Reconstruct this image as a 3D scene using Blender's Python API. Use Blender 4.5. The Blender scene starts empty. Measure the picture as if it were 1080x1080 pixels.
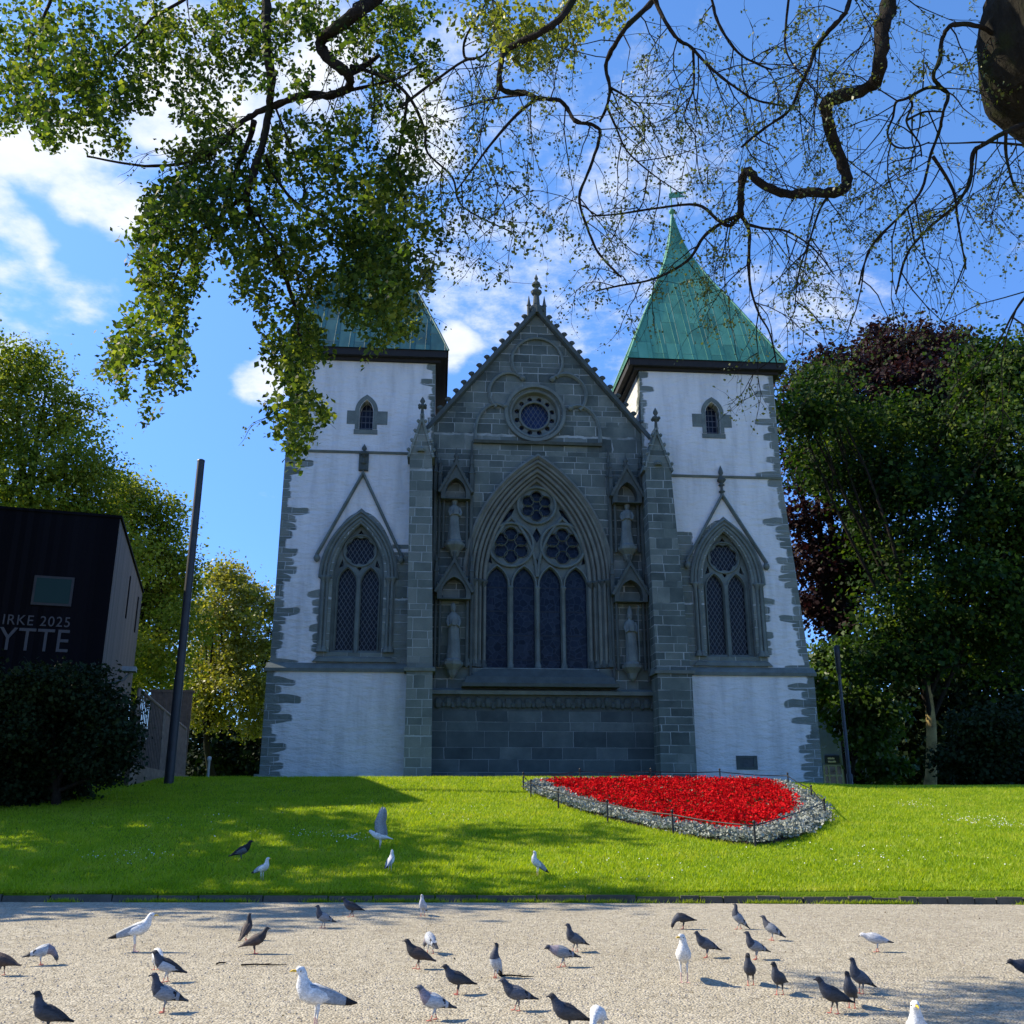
import bpy, bmesh, math, random
import numpy as np
from mathutils import Vector, Matrix
from mathutils.geometry import tessellate_polygon

random.seed(7)
rng = np.random.default_rng(7)
R = math.radians
sc = bpy.context.scene
COL = sc.collection

# ------------------------------------------------------------------ camera
EYE = 1.5
PITCH = R(16.8)
cam_data = bpy.data.cameras.new("camera")
cam_data.sensor_width = 36.0
cam_data.lens = 1000.0 / 1080.0 * 36.0
cam_data.clip_start = 0.05
cam_data.clip_end = 3000.0
cam = bpy.data.objects.new("camera", cam_data)
COL.objects.link(cam)
cam.location = (0, 0, EYE)
cam.rotation_euler = (R(90) + PITCH, 0, 0)
sc.camera = cam

# ------------------------------------------------------------------ light
SUN_EL, SUN_AZ = R(40), R(12)          # from the left, a little beyond the view's normal
S = Vector((-math.cos(SUN_AZ) * math.cos(SUN_EL), math.sin(SUN_AZ) * math.cos(SUN_EL), math.sin(SUN_EL)))
sun_data = bpy.data.lights.new("sun", "SUN")
sun_data.energy = 5.0
sun_data.angle = R(0.55)
sun_data.color = (1.0, 0.88, 0.68)
sun = bpy.data.objects.new("sun", sun_data)
COL.objects.link(sun)
sun.rotation_euler = (-S).to_track_quat('-Z', 'Y').to_euler()
sun.location = (-40, 10, 40)

sc.view_settings.view_transform = 'Standard'
sc.view_settings.look = 'None'
sc.view_settings.exposure = 0.8
sc.view_settings.gamma = 1.0
sc.render.engine = 'CYCLES'
sc.cycles.use_denoising = True
sc.cycles.max_bounces = 8
sc.cycles.transparent_max_bounces = 8
sc.render.film_transparent = False

CP, SP = math.cos(PITCH), math.sin(PITCH)


def ray(px, py):
    a, b = (px - 540) / 1000.0, (540 - py) / 1000.0
    return Vector((a, CP - b * SP, SP + b * CP))


def at(px, py, Y):
    d = ray(px, py)
    return Vector((0, 0, EYE)) + d * (Y / d.y)


def mpp(p):
    """metres per photo pixel at world point p"""
    return (p.y * CP + (p.z - EYE) * SP) / 1000.0


# ------------------------------------------------------------------ node helpers
def nd(nt, t, ins=None, **props):
    n = nt.nodes.new(t)
    for k, v in props.items():
        setattr(n, k, v)
    for k, v in (ins or {}).items():
        s = n.inputs[k]
        if isinstance(v, bpy.types.NodeSocket):
            nt.links.new(v, s)
        elif v is not None:
            s.default_value = v
    return n


def mth(nt, op, a, b=None, c=None, clamp=False):
    n = nd(nt, 'ShaderNodeMath', {0: a, 1: b, 2: c}, operation=op)
    n.use_clamp = clamp
    return n.outputs[0]


def sstep(nt, v, lo, hi):
    n = nd(nt, 'ShaderNodeMapRange', {0: v, 1: lo, 2: hi, 3: 0.0, 4: 1.0}, interpolation_type='SMOOTHSTEP')
    return n.outputs[0]


def rgb(c):
    return (c[0], c[1], c[2], 1.0) if len(c) == 3 else c


def mixc(nt, f, a, b, blend='MIX'):
    n = nd(nt, 'ShaderNodeMix', data_type='RGBA', blend_type=blend)
    for i, v in ((0, f), (6, a), (7, b)):
        if isinstance(v, bpy.types.NodeSocket):
            nt.links.new(v, n.inputs[i])
        else:
            n.inputs[i].default_value = v if i == 0 else rgb(v)
    return n.outputs[2]


def ramp(nt, f, stops, interp='LINEAR'):
    n = nd(nt, 'ShaderNodeValToRGB', {0: f})
    cr = n.color_ramp
    cr.interpolation = interp
    while len(cr.elements) < len(stops):
        cr.elements.new(0.5)
    for e, (p, c) in zip(cr.elements, stops):
        e.position = p
        e.color = rgb(c)
    return n.outputs[0]


def noise(nt, vec, scale, detail=4.0, rough=0.55, dims='3D'):
    n = nd(nt, 'ShaderNodeTexNoise', {'Scale': scale, 'Detail': detail, 'Roughness': rough}, noise_dimensions=dims)
    if vec is not None:
        nt.links.new(vec, n.inputs['Vector'])
    return n.outputs[0]


def new_mat(name):
    m = bpy.data.materials.new(name)
    m.use_nodes = True
    nt = m.node_tree
    for n in list(nt.nodes):
        nt.nodes.remove(n)
    out = nd(nt, 'ShaderNodeOutputMaterial')
    return m, nt, out


def principled(nt, out, color, rough=0.7, bump=None, bstr=0.3, bdist=0.02, metal=0.0, spec=0.4, **extra):
    b = nd(nt, 'ShaderNodeBsdfPrincipled', {'Roughness': rough, 'Metallic': metal, 'Specular IOR Level': spec})
    if isinstance(color, bpy.types.NodeSocket):
        nt.links.new(color, b.inputs['Base Color'])
    else:
        b.inputs['Base Color'].default_value = rgb(color)
    if bump is not None:
        bn = nd(nt, 'ShaderNodeBump', {'Strength': bstr, 'Distance': bdist, 'Height': bump})
        nt.links.new(bn.outputs[0], b.inputs['Normal'])
    nt.links.new(b.outputs[0], out.inputs['Surface'])
    return b


def plain(name, c, rough=0.6, var=0.25, scale=8.0, metal=0.0, spec=0.4, bstr=0.15):
    m, nt, out = new_mat(name)
    co = nd(nt, 'ShaderNodeTexCoord').outputs['Object']
    f = noise(nt, co, scale, 5)
    lo = [x * (1 - var) for x in c]
    hi = [min(1, x * (1 + var)) for x in c]
    col = ramp(nt, f, [(0.3, lo), (0.7, hi)])
    principled(nt, out, col, rough, bump=f, bstr=bstr, bdist=0.01, metal=metal, spec=spec)
    return m


# ------------------------------------------------------------------ world: sky and clouds
world = bpy.data.worlds.new("World")
sc.world = world
world.use_nodes = True
nt = world.node_tree
for n in list(nt.nodes):
    nt.nodes.remove(n)
wout = nd(nt, 'ShaderNodeOutputWorld')
sky = nd(nt, 'ShaderNodeTexSky', sky_type='NISHITA')
sky.sun_disc = False
sky.sun_elevation = SUN_EL
sky.sun_rotation = math.atan2(S.x, S.y)
sky.air_density = 1.0
sky.dust_density = 0.3
sky.ozone_density = 4.0
hsv = nd(nt, 'ShaderNodeHueSaturation', {'Hue': 0.505, 'Saturation': 1.17, 'Value': 1.4, 'Color': sky.outputs[0]})
gen = nd(nt, 'ShaderNodeTexCoord').outputs['Generated']
nrm = nd(nt, 'ShaderNodeVectorMath', {0: gen}, operation='NORMALIZE').outputs[0]
sep = nd(nt, 'ShaderNodeSeparateXYZ', {0: nrm})
zz = mth(nt, 'ADD', mth(nt, 'MAXIMUM', sep.outputs[2], 0.0), 0.12)
cu = mth(nt, 'DIVIDE', sep.outputs[0], zz)
cv = mth(nt, 'DIVIDE', sep.outputs[1], zz)
pv = nd(nt, 'ShaderNodeCombineXYZ', {0: cu, 1: cv, 2: 0.0}).outputs[0]
wob = nd(nt, 'ShaderNodeVectorMath', {0: nd(nt, 'ShaderNodeTexNoise', {'Vector': nrm, 'Scale': 7.0, 'Detail': 4.0}).outputs[1], 1: (0.5, 0.5, 0.5)}, operation='SUBTRACT').outputs[0]
wdir = nd(nt, 'ShaderNodeVectorMath', {0: wob, 1: (0.16, 0.16, 0.16), 2: nrm}, operation='MULTIPLY_ADD').outputs[0]


def cloud_mask(px, py, r, stretch=1.0):
    d = ray(px, py).normalized()
    df = nd(nt, 'ShaderNodeVectorMath', {0: wdir, 1: tuple(d)}, operation='SUBTRACT').outputs[0]
    sc_ = nd(nt, 'ShaderNodeVectorMath', {0: df, 1: (1.0 / stretch, 1, 1)}, operation='MULTIPLY').outputs[0]
    ln = nd(nt, 'ShaderNodeVectorMath', {0: sc_}, operation='LENGTH').outputs['Value']
    return nd(nt, 'ShaderNodeMapRange', {0: ln, 1: r, 2: r * 0.25, 3: 0.0, 4: 1.0}, interpolation_type='SMOOTHSTEP').outputs[0]


def addall(lst):
    s = lst[0]
    for x in lst[1:]:
        s = mth(nt, 'MAXIMUM', s, x)
    return s


thick = addall([cloud_mask(20, 262, .062), cloud_mask(-20, 240, .065), cloud_mask(283, 388, .052, 1.2), cloud_mask(225, 100, .115, 1.4), cloud_mask(60, 160, .08, 2.2), cloud_mask(120, 200, .055, 1.8),
                cloud_mask(330, 60, .11), cloud_mask(440, 130, .085), cloud_mask(478, 365, .055, 1.3), cloud_mask(-300, 300, .3, 1.6)])
thin = addall([cloud_mask(590, 270, .24, 1.3), cloud_mask(640, 190, .20, 1.2), cloud_mask(520, 330, .15, 1.2), cloud_mask(830, 320, .13, 1.5), cloud_mask(480, 60, .12), cloud_mask(1350, 200, .3)])
n1 = noise(nt, pv, 6.0, 8, 0.6)
n2 = noise(nt, pv, 15.0, 7, 0.68)
n3 = noise(nt, pv, 5.0, 3, 0.5)
d1 = sstep(nt, mth(nt, 'ADD', mth(nt, 'MULTIPLY', thick, 0.80), mth(nt, 'MULTIPLY', mth(nt, 'SUBTRACT', n1, 0.5), 1.9)), 0.30, 0.95)
d2 = sstep(nt, mth(nt, 'ADD', mth(nt, 'MULTIPLY', thin, 0.55), mth(nt, 'ADD', mth(nt, 'MULTIPLY', mth(nt, 'SUBTRACT', n2, 0.5), 1.5), mth(nt, 'MULTIPLY', mth(nt, 'SUBTRACT', n3, 0.5), 1.2))), 0.32, 1.05)
d2 = mth(nt, 'MULTIPLY', d2, mth(nt, 'MULTIPLY', sstep(nt, thin, 0.0, 0.4), 0.72))
dens = mth(nt, 'MAXIMUM', d1, d2)
ccol = mixc(nt, n2, (4.0, 4.4, 5.0), (5.2, 5.35, 5.5))
lowf = sstep(nt, sep.outputs[2], 0.66, 0.05)
skyb = mixc(nt, lowf, hsv.outputs[0], mixc(nt, 1.0, hsv.outputs[0], (0.42, 0.56, 0.86), 'MULTIPLY'))
skycol = mixc(nt, dens, skyb, ccol)
bg = nd(nt, 'ShaderNodeBackground', {'Color': skycol, 'Strength': 0.125})
nt.links.new(bg.outputs[0], wout.inputs[0])


# ------------------------------------------------------------------ object helpers
def tag(o, label=None, cat=None, group=None, kind=None):
    if label: o['label'] = label
    if cat: o['category'] = cat
    if group: o['group'] = group
    if kind: o['kind'] = kind
    return o


def empty(name, loc=(0, 0, 0), rz=0.0, label=None, cat=None, group=None):
    o = bpy.data.objects.new(name, None)
    COL.objects.link(o)
    o.location = loc
    o.rotation_euler = (0, 0, rz)
    o.empty_display_size = 0.3
    return tag(o, label, cat, group)


class MB:
    """collects geometry in (x,y,z); built as ONE mesh object"""

    def __init__(self):
        self.v, self.f, self.m, self.s = [], [], [], []

    def add(self, vs, fs, mi=0, smooth=False):
        o = len(self.v)
        self.v += [tuple(p) for p in vs]
        for f in fs:
            self.f.append(tuple(i + o for i in f))
            self.m.append(mi)
            self.s.append(smooth)

    def box(self, x0, x1, y0, y1, z0, z1, mi=0):
        vs = [(x0, y0, z0), (x1, y0, z0), (x1, y1, z0), (x0, y1, z0), (x0, y0, z1), (x1, y0, z1), (x1, y1, z1), (x0, y1, z1)]
        self.add(vs, [(0, 3, 2, 1), (4, 5, 6, 7), (0, 1, 5, 4), (1, 2, 6, 5), (2, 3, 7, 6), (3, 0, 4, 7)], mi)

    def hexa(self, p, mi=0):
        self.add(p, [(0, 3, 2, 1), (4, 5, 6, 7), (0, 1, 5, 4), (1, 2, 6, 5), (2, 3, 7, 6), (3, 0, 4, 7)], mi)

    def rings(self, rs, closed=True, caps=True, mi=0, smooth=True, loop=False):
        n = len(rs[0])
        vs = [p for r_ in rs for p in r_]
        fs = []
        k = len(rs)
        for i in range(k if loop else k - 1):
            j = (i + 1) % k
            for q in range(n if closed else n - 1):
                q2 = (q + 1) % n
                fs.append((i * n + q, i * n + q2, j * n + q2, j * n + q))
        self.add(vs, fs, mi, smooth)
        if caps and not loop:
            self.add(rs[0], [tuple(reversed(range(n)))], mi)
            self.add(rs[-1], [tuple(range(n))], mi)

    def tube(self, pts, rad, sides=6, mi=0, caps=True, jitter=0.0):
        pts = [Vector(p) for p in pts]
        if not hasattr(rad, '__len__'): rad = [rad] * len(pts)
        rs = []
        up = Vector((0.13, 0.21, 0.97))
        nrm_ = None
        for i, p in enumerate(pts):
            t = (pts[min(i + 1, len(pts) - 1)] - pts[max(i - 1, 0)])
            if t.length < 1e-9: t = Vector((0, 0, 1))
            t.normalize()
            if nrm_ is None:
                nrm_ = t.cross(up)
                if nrm_.length < 1e-3: nrm_ = t.cross(Vector((1, 0, 0)))
            nrm_ = (nrm_ - t * nrm_.dot(t)).normalized()
            b = t.cross(nrm_)
            rs.append([p + (nrm_ * math.cos(a) + b * math.sin(a)) * rad[i] * (1 + (random.uniform(-jitter, jitter) if jitter else 0))
                       for a in [2 * math.pi * k / sides for k in range(sides)]])
        self.rings(rs, mi=mi, caps=caps)

    def lathe(self, c, prof, sides=10, mi=0, smooth=True, sx=1.0, sy=1.0, rot=0.0):
        rs = []
        for r_, z in prof:
            rs.append([(c[0] + math.cos(a + rot) * r_ * sx, c[1] + math.sin(a + rot) * r_ * sy, c[2] + z) for a in [2 * math.pi * k / sides for k in range(sides)]])
        self.rings(rs, mi=mi, smooth=smooth)

    def build(self, name, mats, parent=None, **kw):
        me = bpy.data.meshes.new(name)
        me.from_pydata(self.v, [], self.f)
        if not isinstance(mats, (list, tuple)): mats = [mats]
        for m in mats: me.materials.append(m)
        me.polygons.foreach_set('material_index', self.m)
        me.polygons.foreach_set('use_smooth', self.s)
        me.update()
        o = bpy.data.objects.new(name, me)
        COL.objects.link(o)
        if parent is not None: o.parent = parent
        if kw: tag(o, **kw)
        return o


def np_mesh(name, verts, nper, mat, parent=None, smooth=False):
    """verts (N*nper,3): N separate faces of nper corners"""
    verts = np.asarray(verts, dtype=np.float32).reshape(-1, 3)
    nv = len(verts)
    nf = nv // nper
    me = bpy.data.meshes.new(name)
    me.vertices.add(nv)
    me.vertices.foreach_set('co', verts.ravel())
    me.loops.add(nv)
    me.loops.foreach_set('vertex_index', np.arange(nv, dtype=np.int32))
    me.polygons.add(nf)
    me.polygons.foreach_set('loop_start', np.arange(0, nv, nper, dtype=np.int32))
    if smooth: me.polygons.foreach_set('use_smooth', np.ones(nf, dtype=bool))
    me.materials.append(mat)
    me.update(calc_edges=True)
    o = bpy.data.objects.new(name, me)
    COL.objects.link(o)
    if parent is not None: o.parent = parent
    return o


def leaf_quads(c, size, nrm_, aspect=0.62, fold=0.25, droop=None):
    """kite leaves: c (N,3), size (N,), nrm_ (N,3) leaf normals"""
    N = len(c)
    nrm_ = nrm_ / (np.linalg.norm(nrm_, axis=1, keepdims=True) + 1e-9)
    t = rng.normal(size=(N, 3))
    if droop is not None: t = t + np.array([0, 0, -droop])
    t = t - nrm_ * (t * nrm_).sum(1, keepdims=True)
    t /= (np.linalg.norm(t, axis=1, keepdims=True) + 1e-9)
    b = np.cross(nrm_, t)
    s = size[:, None]
    p0 = c - t * s * 0.5
    p2 = c + t * s * 0.5
    p1 = c - t * s * 0.05 + b * s * 0.5 * aspect + nrm_ * s * fold * 0.3
    p3 = c - t * s * 0.05 - b * s * 0.5 * aspect + nrm_ * s * fold * 0.3
    return np.stack([p0, p1, p2, p3], axis=1).reshape(-1, 3)


# ------------------------------------------------------------------ materials
def stone_mat(name, cols, bw=0.72, bh=0.34, mortar=0.013, mcol=(0.29, 0.32, 0.31), bstr=0.5, msmooth=0.2):
    m, nt, out = new_mat(name)
    color, h = stone_nodes(nt, cols, bw, bh, mortar, mcol, msmooth)
    principled(nt, out, color, 0.85, bump=h, bstr=bstr, bdist=0.03, spec=0.25)
    return m


def wall_coords(nt):
    co = nd(nt, 'ShaderNodeTexCoord').outputs['Object']
    s = nd(nt, 'ShaderNodeSeparateXYZ', {0: co})
    g = nd(nt, 'ShaderNodeNewGeometry')
    ns = nd(nt, 'ShaderNodeSeparateXYZ', {0: g.outputs['True Normal']})
    side = mth(nt, 'GREATER_THAN', mth(nt, 'ABSOLUTE', ns.outputs[0]), 0.7)
    h = nd(nt, 'ShaderNodeMix', {0: side, 2: s.outputs[0], 3: s.outputs[1]}, data_type='FLOAT').outputs[0]
    return co, s, side, h


def stone_nodes(nt, cols, bw, bh, mortar, mcol, msmooth=0.2):
    co, s, side, h = wall_coords(nt)
    zn = nd(nt, 'ShaderNodeTexNoise', {'W': mth(nt, 'MULTIPLY', s.outputs[2], 0.9), 'Scale': 1.0, 'Detail': 1.0}, noise_dimensions='1D').outputs[0]
    z2 = mth(nt, 'ADD', s.outputs[2], mth(nt, 'MULTIPLY', zn, 0.75))
    row = mth(nt, 'FLOOR', mth(nt, 'DIVIDE', z2, bh))
    rj = nd(nt, 'ShaderNodeTexWhiteNoise', {'W': row}, noise_dimensions='1D').outputs[0]
    hh = mth(nt, 'ADD', h, mth(nt, 'MULTIPLY', rj, 3.1))
    # stretch stones differently along each course
    hw = nd(nt, 'ShaderNodeTexNoise', {'Vector': nd(nt, 'ShaderNodeCombineXYZ', {0: mth(nt, 'MULTIPLY', h, 0.8), 1: mth(nt, 'MULTIPLY', row, 3.7)}).outputs[0], 'Scale': 1.0, 'Detail': 1.0}).outputs[0]
    hh = mth(nt, 'ADD', hh, mth(nt, 'MULTIPLY', hw, 1.3))
    wv = noise(nt, co, 3.0, 3)
    hh = mth(nt, 'ADD', hh, mth(nt, 'MULTIPLY', wv, 0.05))
    z3 = mth(nt, 'ADD', z2, mth(nt, 'MULTIPLY', wv, 0.04))
    vec = nd(nt, 'ShaderNodeCombineXYZ', {0: hh, 1: z3, 2: 0.0}).outputs[0]
    br = nd(nt, 'ShaderNodeTexBrick', {'Vector': vec, 'Color1': (0, 0, 0, 1), 'Color2': (1, 1, 1, 1), 'Mortar': (0.5, 0.5, 0.5, 1), 'Scale': 1.0,
                                       'Mortar Size': mortar, 'Mortar Smooth': msmooth, 'Bias': 0.0, 'Brick Width': bw, 'Row Height': bh})
    g = nd(nt, 'ShaderNodeSeparateColor', {0: br.outputs[0]}).outputs[0]
    n_ = noise(nt, co, 1.3, 6, 0.6)
    f = mth(nt, 'ADD', mth(nt, 'MULTIPLY', g, 0.62), mth(nt, 'MULTIPLY', mth(nt, 'SUBTRACT', n_, 0.32), 1.1))
    c = ramp(nt, f, [(0.05 + 0.9 * i / (len(cols) - 1), x) for i, x in enumerate(cols)])
    fine = noise(nt, co, 26.0, 4, 0.6)
    c = mixc(nt, mth(nt, 'MULTIPLY', mth(nt, 'SUBTRACT', fine, 0.3), 0.5), c, (0.04, 0.05, 0.05))
    c = mixc(nt, mth(nt, 'MULTIPLY', br.outputs[1], sstep(nt, noise(nt, co, 0.9, 3), 0.32, 0.55)), c, mcol)
    hgt = mth(nt, 'ADD', mth(nt, 'MULTIPLY', mth(nt, 'SUBTRACT', 1.0, br.outputs[1]), 0.6), mth(nt, 'MULTIPLY', fine, 0.5))
    return c, hgt


SOAP = [(0.036, 0.050, 0.047), (0.075, 0.096, 0.088), (0.112, 0.137, 0.122), (0.175, 0.198, 0.175)]
QUOIN = [(0.10, 0.122, 0.11), (0.155, 0.182, 0.162), (0.22, 0.24, 0.212)]
M_STONE = stone_mat("soapstone_ashlar", SOAP)
M_STONE_LOW = stone_mat("dark_soapstone_blocks", [(0.028, 0.04, 0.044), (0.05, 0.067, 0.07), (0.075, 0.096, 0.096), (0.12, 0.142, 0.138)], bw=1.15, bh=0.46, mortar=0.009, mcol=(0.2, 0.22, 0.22))
M_BUTT = stone_mat("buttress_stone", [(0.075, 0.094, 0.084), (0.115, 0.138, 0.12), (0.155, 0.178, 0.155), (0.20, 0.22, 0.19)], bw=0.62, bh=0.36)


def dressed(name, c, var=0.35):
    m, nt, out = new_mat(name)
    co = nd(nt, 'ShaderNodeTexCoord').outputs['Object']
    n1_ = noise(nt, co, 2.2, 6, 0.6)
    n2_ = noise(nt, co, 22.0, 4, 0.6)
    col = ramp(nt, mth(nt, 'ADD', mth(nt, 'MULTIPLY', n1_, 0.7), mth(nt, 'MULTIPLY', n2_, 0.3)), [(0.3, [x * (1 - var) for x in c]), (0.72, [x * (1 + var) for x in c])])
    principled(nt, out, col, 0.85, bump=n2_, bstr=0.35, bdist=0.02, spec=0.25)
    return m


M_TRIM = dressed("dressed_soapstone", (0.115, 0.138, 0.128))
M_TRIM_D = dressed("weathered_dark_soapstone", (0.06, 0.074, 0.07))
M_TRIM_B = dressed("brownish_arch_stone", (0.13, 0.142, 0.124))
M_TRIM_L = dressed("pale_tracery_stone", (0.105, 0.13, 0.122))
M_STATUE = dressed("statue_stone", (0.12, 0.145, 0.142))


def plaster_mat(name, u0, u1, uc, batter=0.0, inner=1):
    m, nt, out = new_mat(name)
    co, s, side, h = wall_coords(nt)
    x, y, z = s.outputs[0], s.outputs[1], s.outputs[2]
    course = 0.33
    wz = mth(nt, 'ADD', z, mth(nt, 'MULTIPLY', noise(nt, co, 0.9, 1), 0.35))
    row = mth(nt, 'FLOOR', mth(nt, 'DIVIDE', wz, course))
    fr = mth(nt, 'FRACT', mth(nt, 'DIVIDE', wz, course))
    rnd = nd(nt, 'ShaderNodeTexWhiteNoise', {'W': row}, noise_dimensions='1D').outputs[0]
    rnd2 = nd(nt, 'ShaderNodeTexWhiteNoise', {'W': mth(nt, 'ADD', row, 57.3)}, noise_dimensions='1D').outputs[0]
    rnd3 = nd(nt, 'ShaderNodeTexWhiteNoise', {'W': mth(nt, 'ADD', row, 131.7)}, noise_dimensions='1D').outputs[0]
    # rounded stone ends: each course is longest at mid height
    bulge = mth(nt, 'SUBTRACT', 1.0, mth(nt, 'POWER', mth(nt, 'ABSOLUTE', mth(nt, 'SUBTRACT', mth(nt, 'MULTIPLY', fr, 2.0), 1.0)), 7.0))
    dis = mth(nt, 'MULTIPLY', mth(nt, 'SUBTRACT', noise(nt, co, 5.0, 4), 0.5), 0.20)
    dL = mth(nt, 'SUBTRACT', x, u0)
    edge = mth(nt, 'SUBTRACT', u1, mth(nt, 'MULTIPLY', mth(nt, 'MAXIMUM', mth(nt, 'SUBTRACT', z, 6.2), 0.0), batter))
    edge = mth(nt, 'MAXIMUM', edge, 10.14) if batter else edge
    dR = mth(nt, 'SUBTRACT', edge, x)

    def band(d, rn, base, amp):
        th = mth(nt, 'ADD', base, mth(nt, 'MULTIPLY', mth(nt, 'MULTIPLY', mth(nt, 'POWER', rn, 1.6), amp), bulge))
        return sstep(nt, mth(nt, 'SUBTRACT', mth(nt, 'ADD', th, dis), d), -0.04, 0.05)

    outer, innr = (dL, dR) if inner > 0 else (dR, dL)
    b1 = band(outer, rnd, 0.2, 1.05)
    b2 = band(innr, rnd2, 0.10, 0.75)
    bs = band(mth(nt, 'MULTIPLY', y, 1.0), rnd3, 0.30, 0.6)
    front = mth(nt, 'MAXIMUM', b1, b2)
    # stones round the lancet window
    wd = mth(nt, 'SUBTRACT', mth(nt, 'ABSOLUTE', mth(nt, 'SUBTRACT', x, uc)), 1.38)
    ws = band(wd, rnd3, 0.0, 0.55)
    ws = mth(nt, 'MULTIPLY', ws, mth(nt, 'MULTIPLY', mth(nt, 'GREATER_THAN', z, 6.2), mth(nt, 'LESS_THAN', z, 10.2)))
    za = mth(nt, 'DIVIDE', mth(nt, 'MAXIMUM', mth(nt, 'SUBTRACT', z, 9.6), 0.0), 2.62)
    aw = mth(nt, 'MULTIPLY', mth(nt, 'SQRT', mth(nt, 'MAXIMUM', mth(nt, 'SUBTRACT', 1.0, mth(nt, 'POWER', za, 1.45)), 0.0)), 1.46)
    ia = mth(nt, 'MULTIPLY', mth(nt, 'LESS_THAN', mth(nt, 'ABSOLUTE', mth(nt, 'SUBTRACT', x, uc)), aw), mth(nt, 'MULTIPLY', mth(nt, 'GREATER_THAN', z, 6.2), mth(nt, 'LESS_THAN', z, 12.2)))
    ws = mth(nt, 'MAXIMUM', ws, ia)
    # wider grey patch between window and buttress
    wi = mth(nt, 'SUBTRACT', mth(nt, 'MULTIPLY', mth(nt, 'SUBTRACT', x, uc), float(inner)), 0.0)
    pt = mth(nt, 'MULTIPLY', sstep(nt, mth(nt, 'ADD', mth(nt, 'SUBTRACT', wi, 1.2), dis), 0.0, 0.05),
             mth(nt, 'MULTIPLY', mth(nt, 'GREATER_THAN', z, 6.2), mth(nt, 'LESS_THAN', mth(nt, 'ADD', z, mth(nt, 'MULTIPLY', rnd, 0.6)), 12.0 if inner < 0 else 11.0)))
    front = mth(nt, 'MAXIMUM', front, mth(nt, 'MAXIMUM', ws, pt))
    mask = nd(nt, 'ShaderNodeMix', {0: side, 2: front, 3: bs}, data_type='FLOAT').outputs[0]
    sc_, sh = stone_nodes(nt, QUOIN, 0.8, course, 0.012, (0.36, 0.39, 0.39))
    # lime plaster over rubble
    rub = noise(nt, nd(nt, 'ShaderNodeVectorMath', {0: co, 1: (1.0, 1.0, 2.4)}, operation='MULTIPLY').outputs[0], 1.8, 6, 0.6)
    fin = noise(nt, co, 30.0, 4)
    st = noise(nt, nd(nt, 'ShaderNodeVectorMath', {0: co, 1: (1.6, 1.6, 0.25)}, operation='MULTIPLY').outputs[0], 1.2, 5, 0.6)
    pc = ramp(nt, st, [(0.3, (0.44, 0.45, 0.45)), (0.5, (0.555, 0.565, 0.565)), (0.75, (0.63, 0.635, 0.63))])
    cr = sstep(nt, noise(nt, nd(nt, 'ShaderNodeVectorMath', {0: co, 1: (0.8, 0.8, 3.2)}, operation='MULTIPLY').outputs[0], 1.9, 5, 0.65), 0.66, 0.74)
    pc = mixc(nt, mth(nt, 'MULTIPLY', cr, 0.40), pc, (0.36, 0.40, 0.42))  # darker lines painted in as shade in the rubble's crevices
    col = mixc(nt, mask, pc, sc_)
    hgt = mth(nt, 'ADD', mth(nt, 'MULTIPLY', rub, 1.0), mth(nt, 'MULTIPLY', fin, 0.08))
    hgt = mth(nt, 'SUBTRACT', hgt, mth(nt, 'MULTIPLY', mask, 0.25))
    hgt = mth(nt, 'ADD', hgt, mth(nt, 'MULTIPLY', mth(nt, 'MULTIPLY', sh, mask), 0.25))
    principled(nt, out, col, 0.9, bump=hgt, bstr=0.9, bdist=0.12, spec=0.2)
    return m


M_PL_L = plaster_mat("lime_plaster_with_quoins_south", -9.9, -4.1, -6.8, 0.0, 1)
M_PL_R = plaster_mat("lime_plaster_with_quoins_north", 4.4, 10.6, 7.5, 0.06, -1)


def copper_mat(name, tint):
    m, nt, out = new_mat(name)
    co, s, side, h = wall_coords(nt)
    vec = nd(nt, 'ShaderNodeCombineXYZ', {0: s.outputs[2], 1: h, 2: 0.0}).outputs[0]
    br = nd(nt, 'ShaderNodeTexBrick', {'Vector': vec, 'Color1': (0, 0, 0, 1), 'Color2': (1, 1, 1, 1), 'Mortar': (0.5, 0.5, 0.5, 1), 'Scale': 1.0, 'Mortar Size': 0.022,
                                       'Mortar Smooth': 0.5, 'Bias': 0.0, 'Brick Width': 1.25, 'Row Height': 0.62})
    g = nd(nt, 'ShaderNodeSeparateColor', {0: br.outputs[0]}).outputs[0]
    n_ = noise(nt, nd(nt, 'ShaderNodeVectorMath', {0: co, 1: (2.0, 2.0, 0.5)}, operation='MULTIPLY').outputs[0], 1.3, 6, 0.62)
    f = mth(nt, 'ADD', mth(nt, 'MULTIPLY', g, 0.3), mth(nt, 'MULTIPLY', n_, 0.7))
    col = ramp(nt, f, [(0.2, tint[0]), (0.5, tint[1]), (0.8, tint[2])])
    col = mixc(nt, mth(nt, 'MULTIPLY', br.outputs[1], 0.55), col, tint[0])
    principled(nt, out, col, 0.6, bump=mth(nt, 'ADD', br.outputs[1], mth(nt, 'MULTIPLY', n_, 0.3)), bstr=0.6, bdist=0.04, spec=0.35)
    return m


M_COPPER = copper_mat("verdigris_copper", [(0.036, 0.13, 0.088), (0.074, 0.25, 0.16), (0.125, 0.35, 0.23)])
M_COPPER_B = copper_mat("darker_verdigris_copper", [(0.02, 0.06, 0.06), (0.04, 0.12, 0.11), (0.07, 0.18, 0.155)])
M_EAVE = plain("dark_eave_boards", (0.012, 0.012, 0.013), 0.8)


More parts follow.
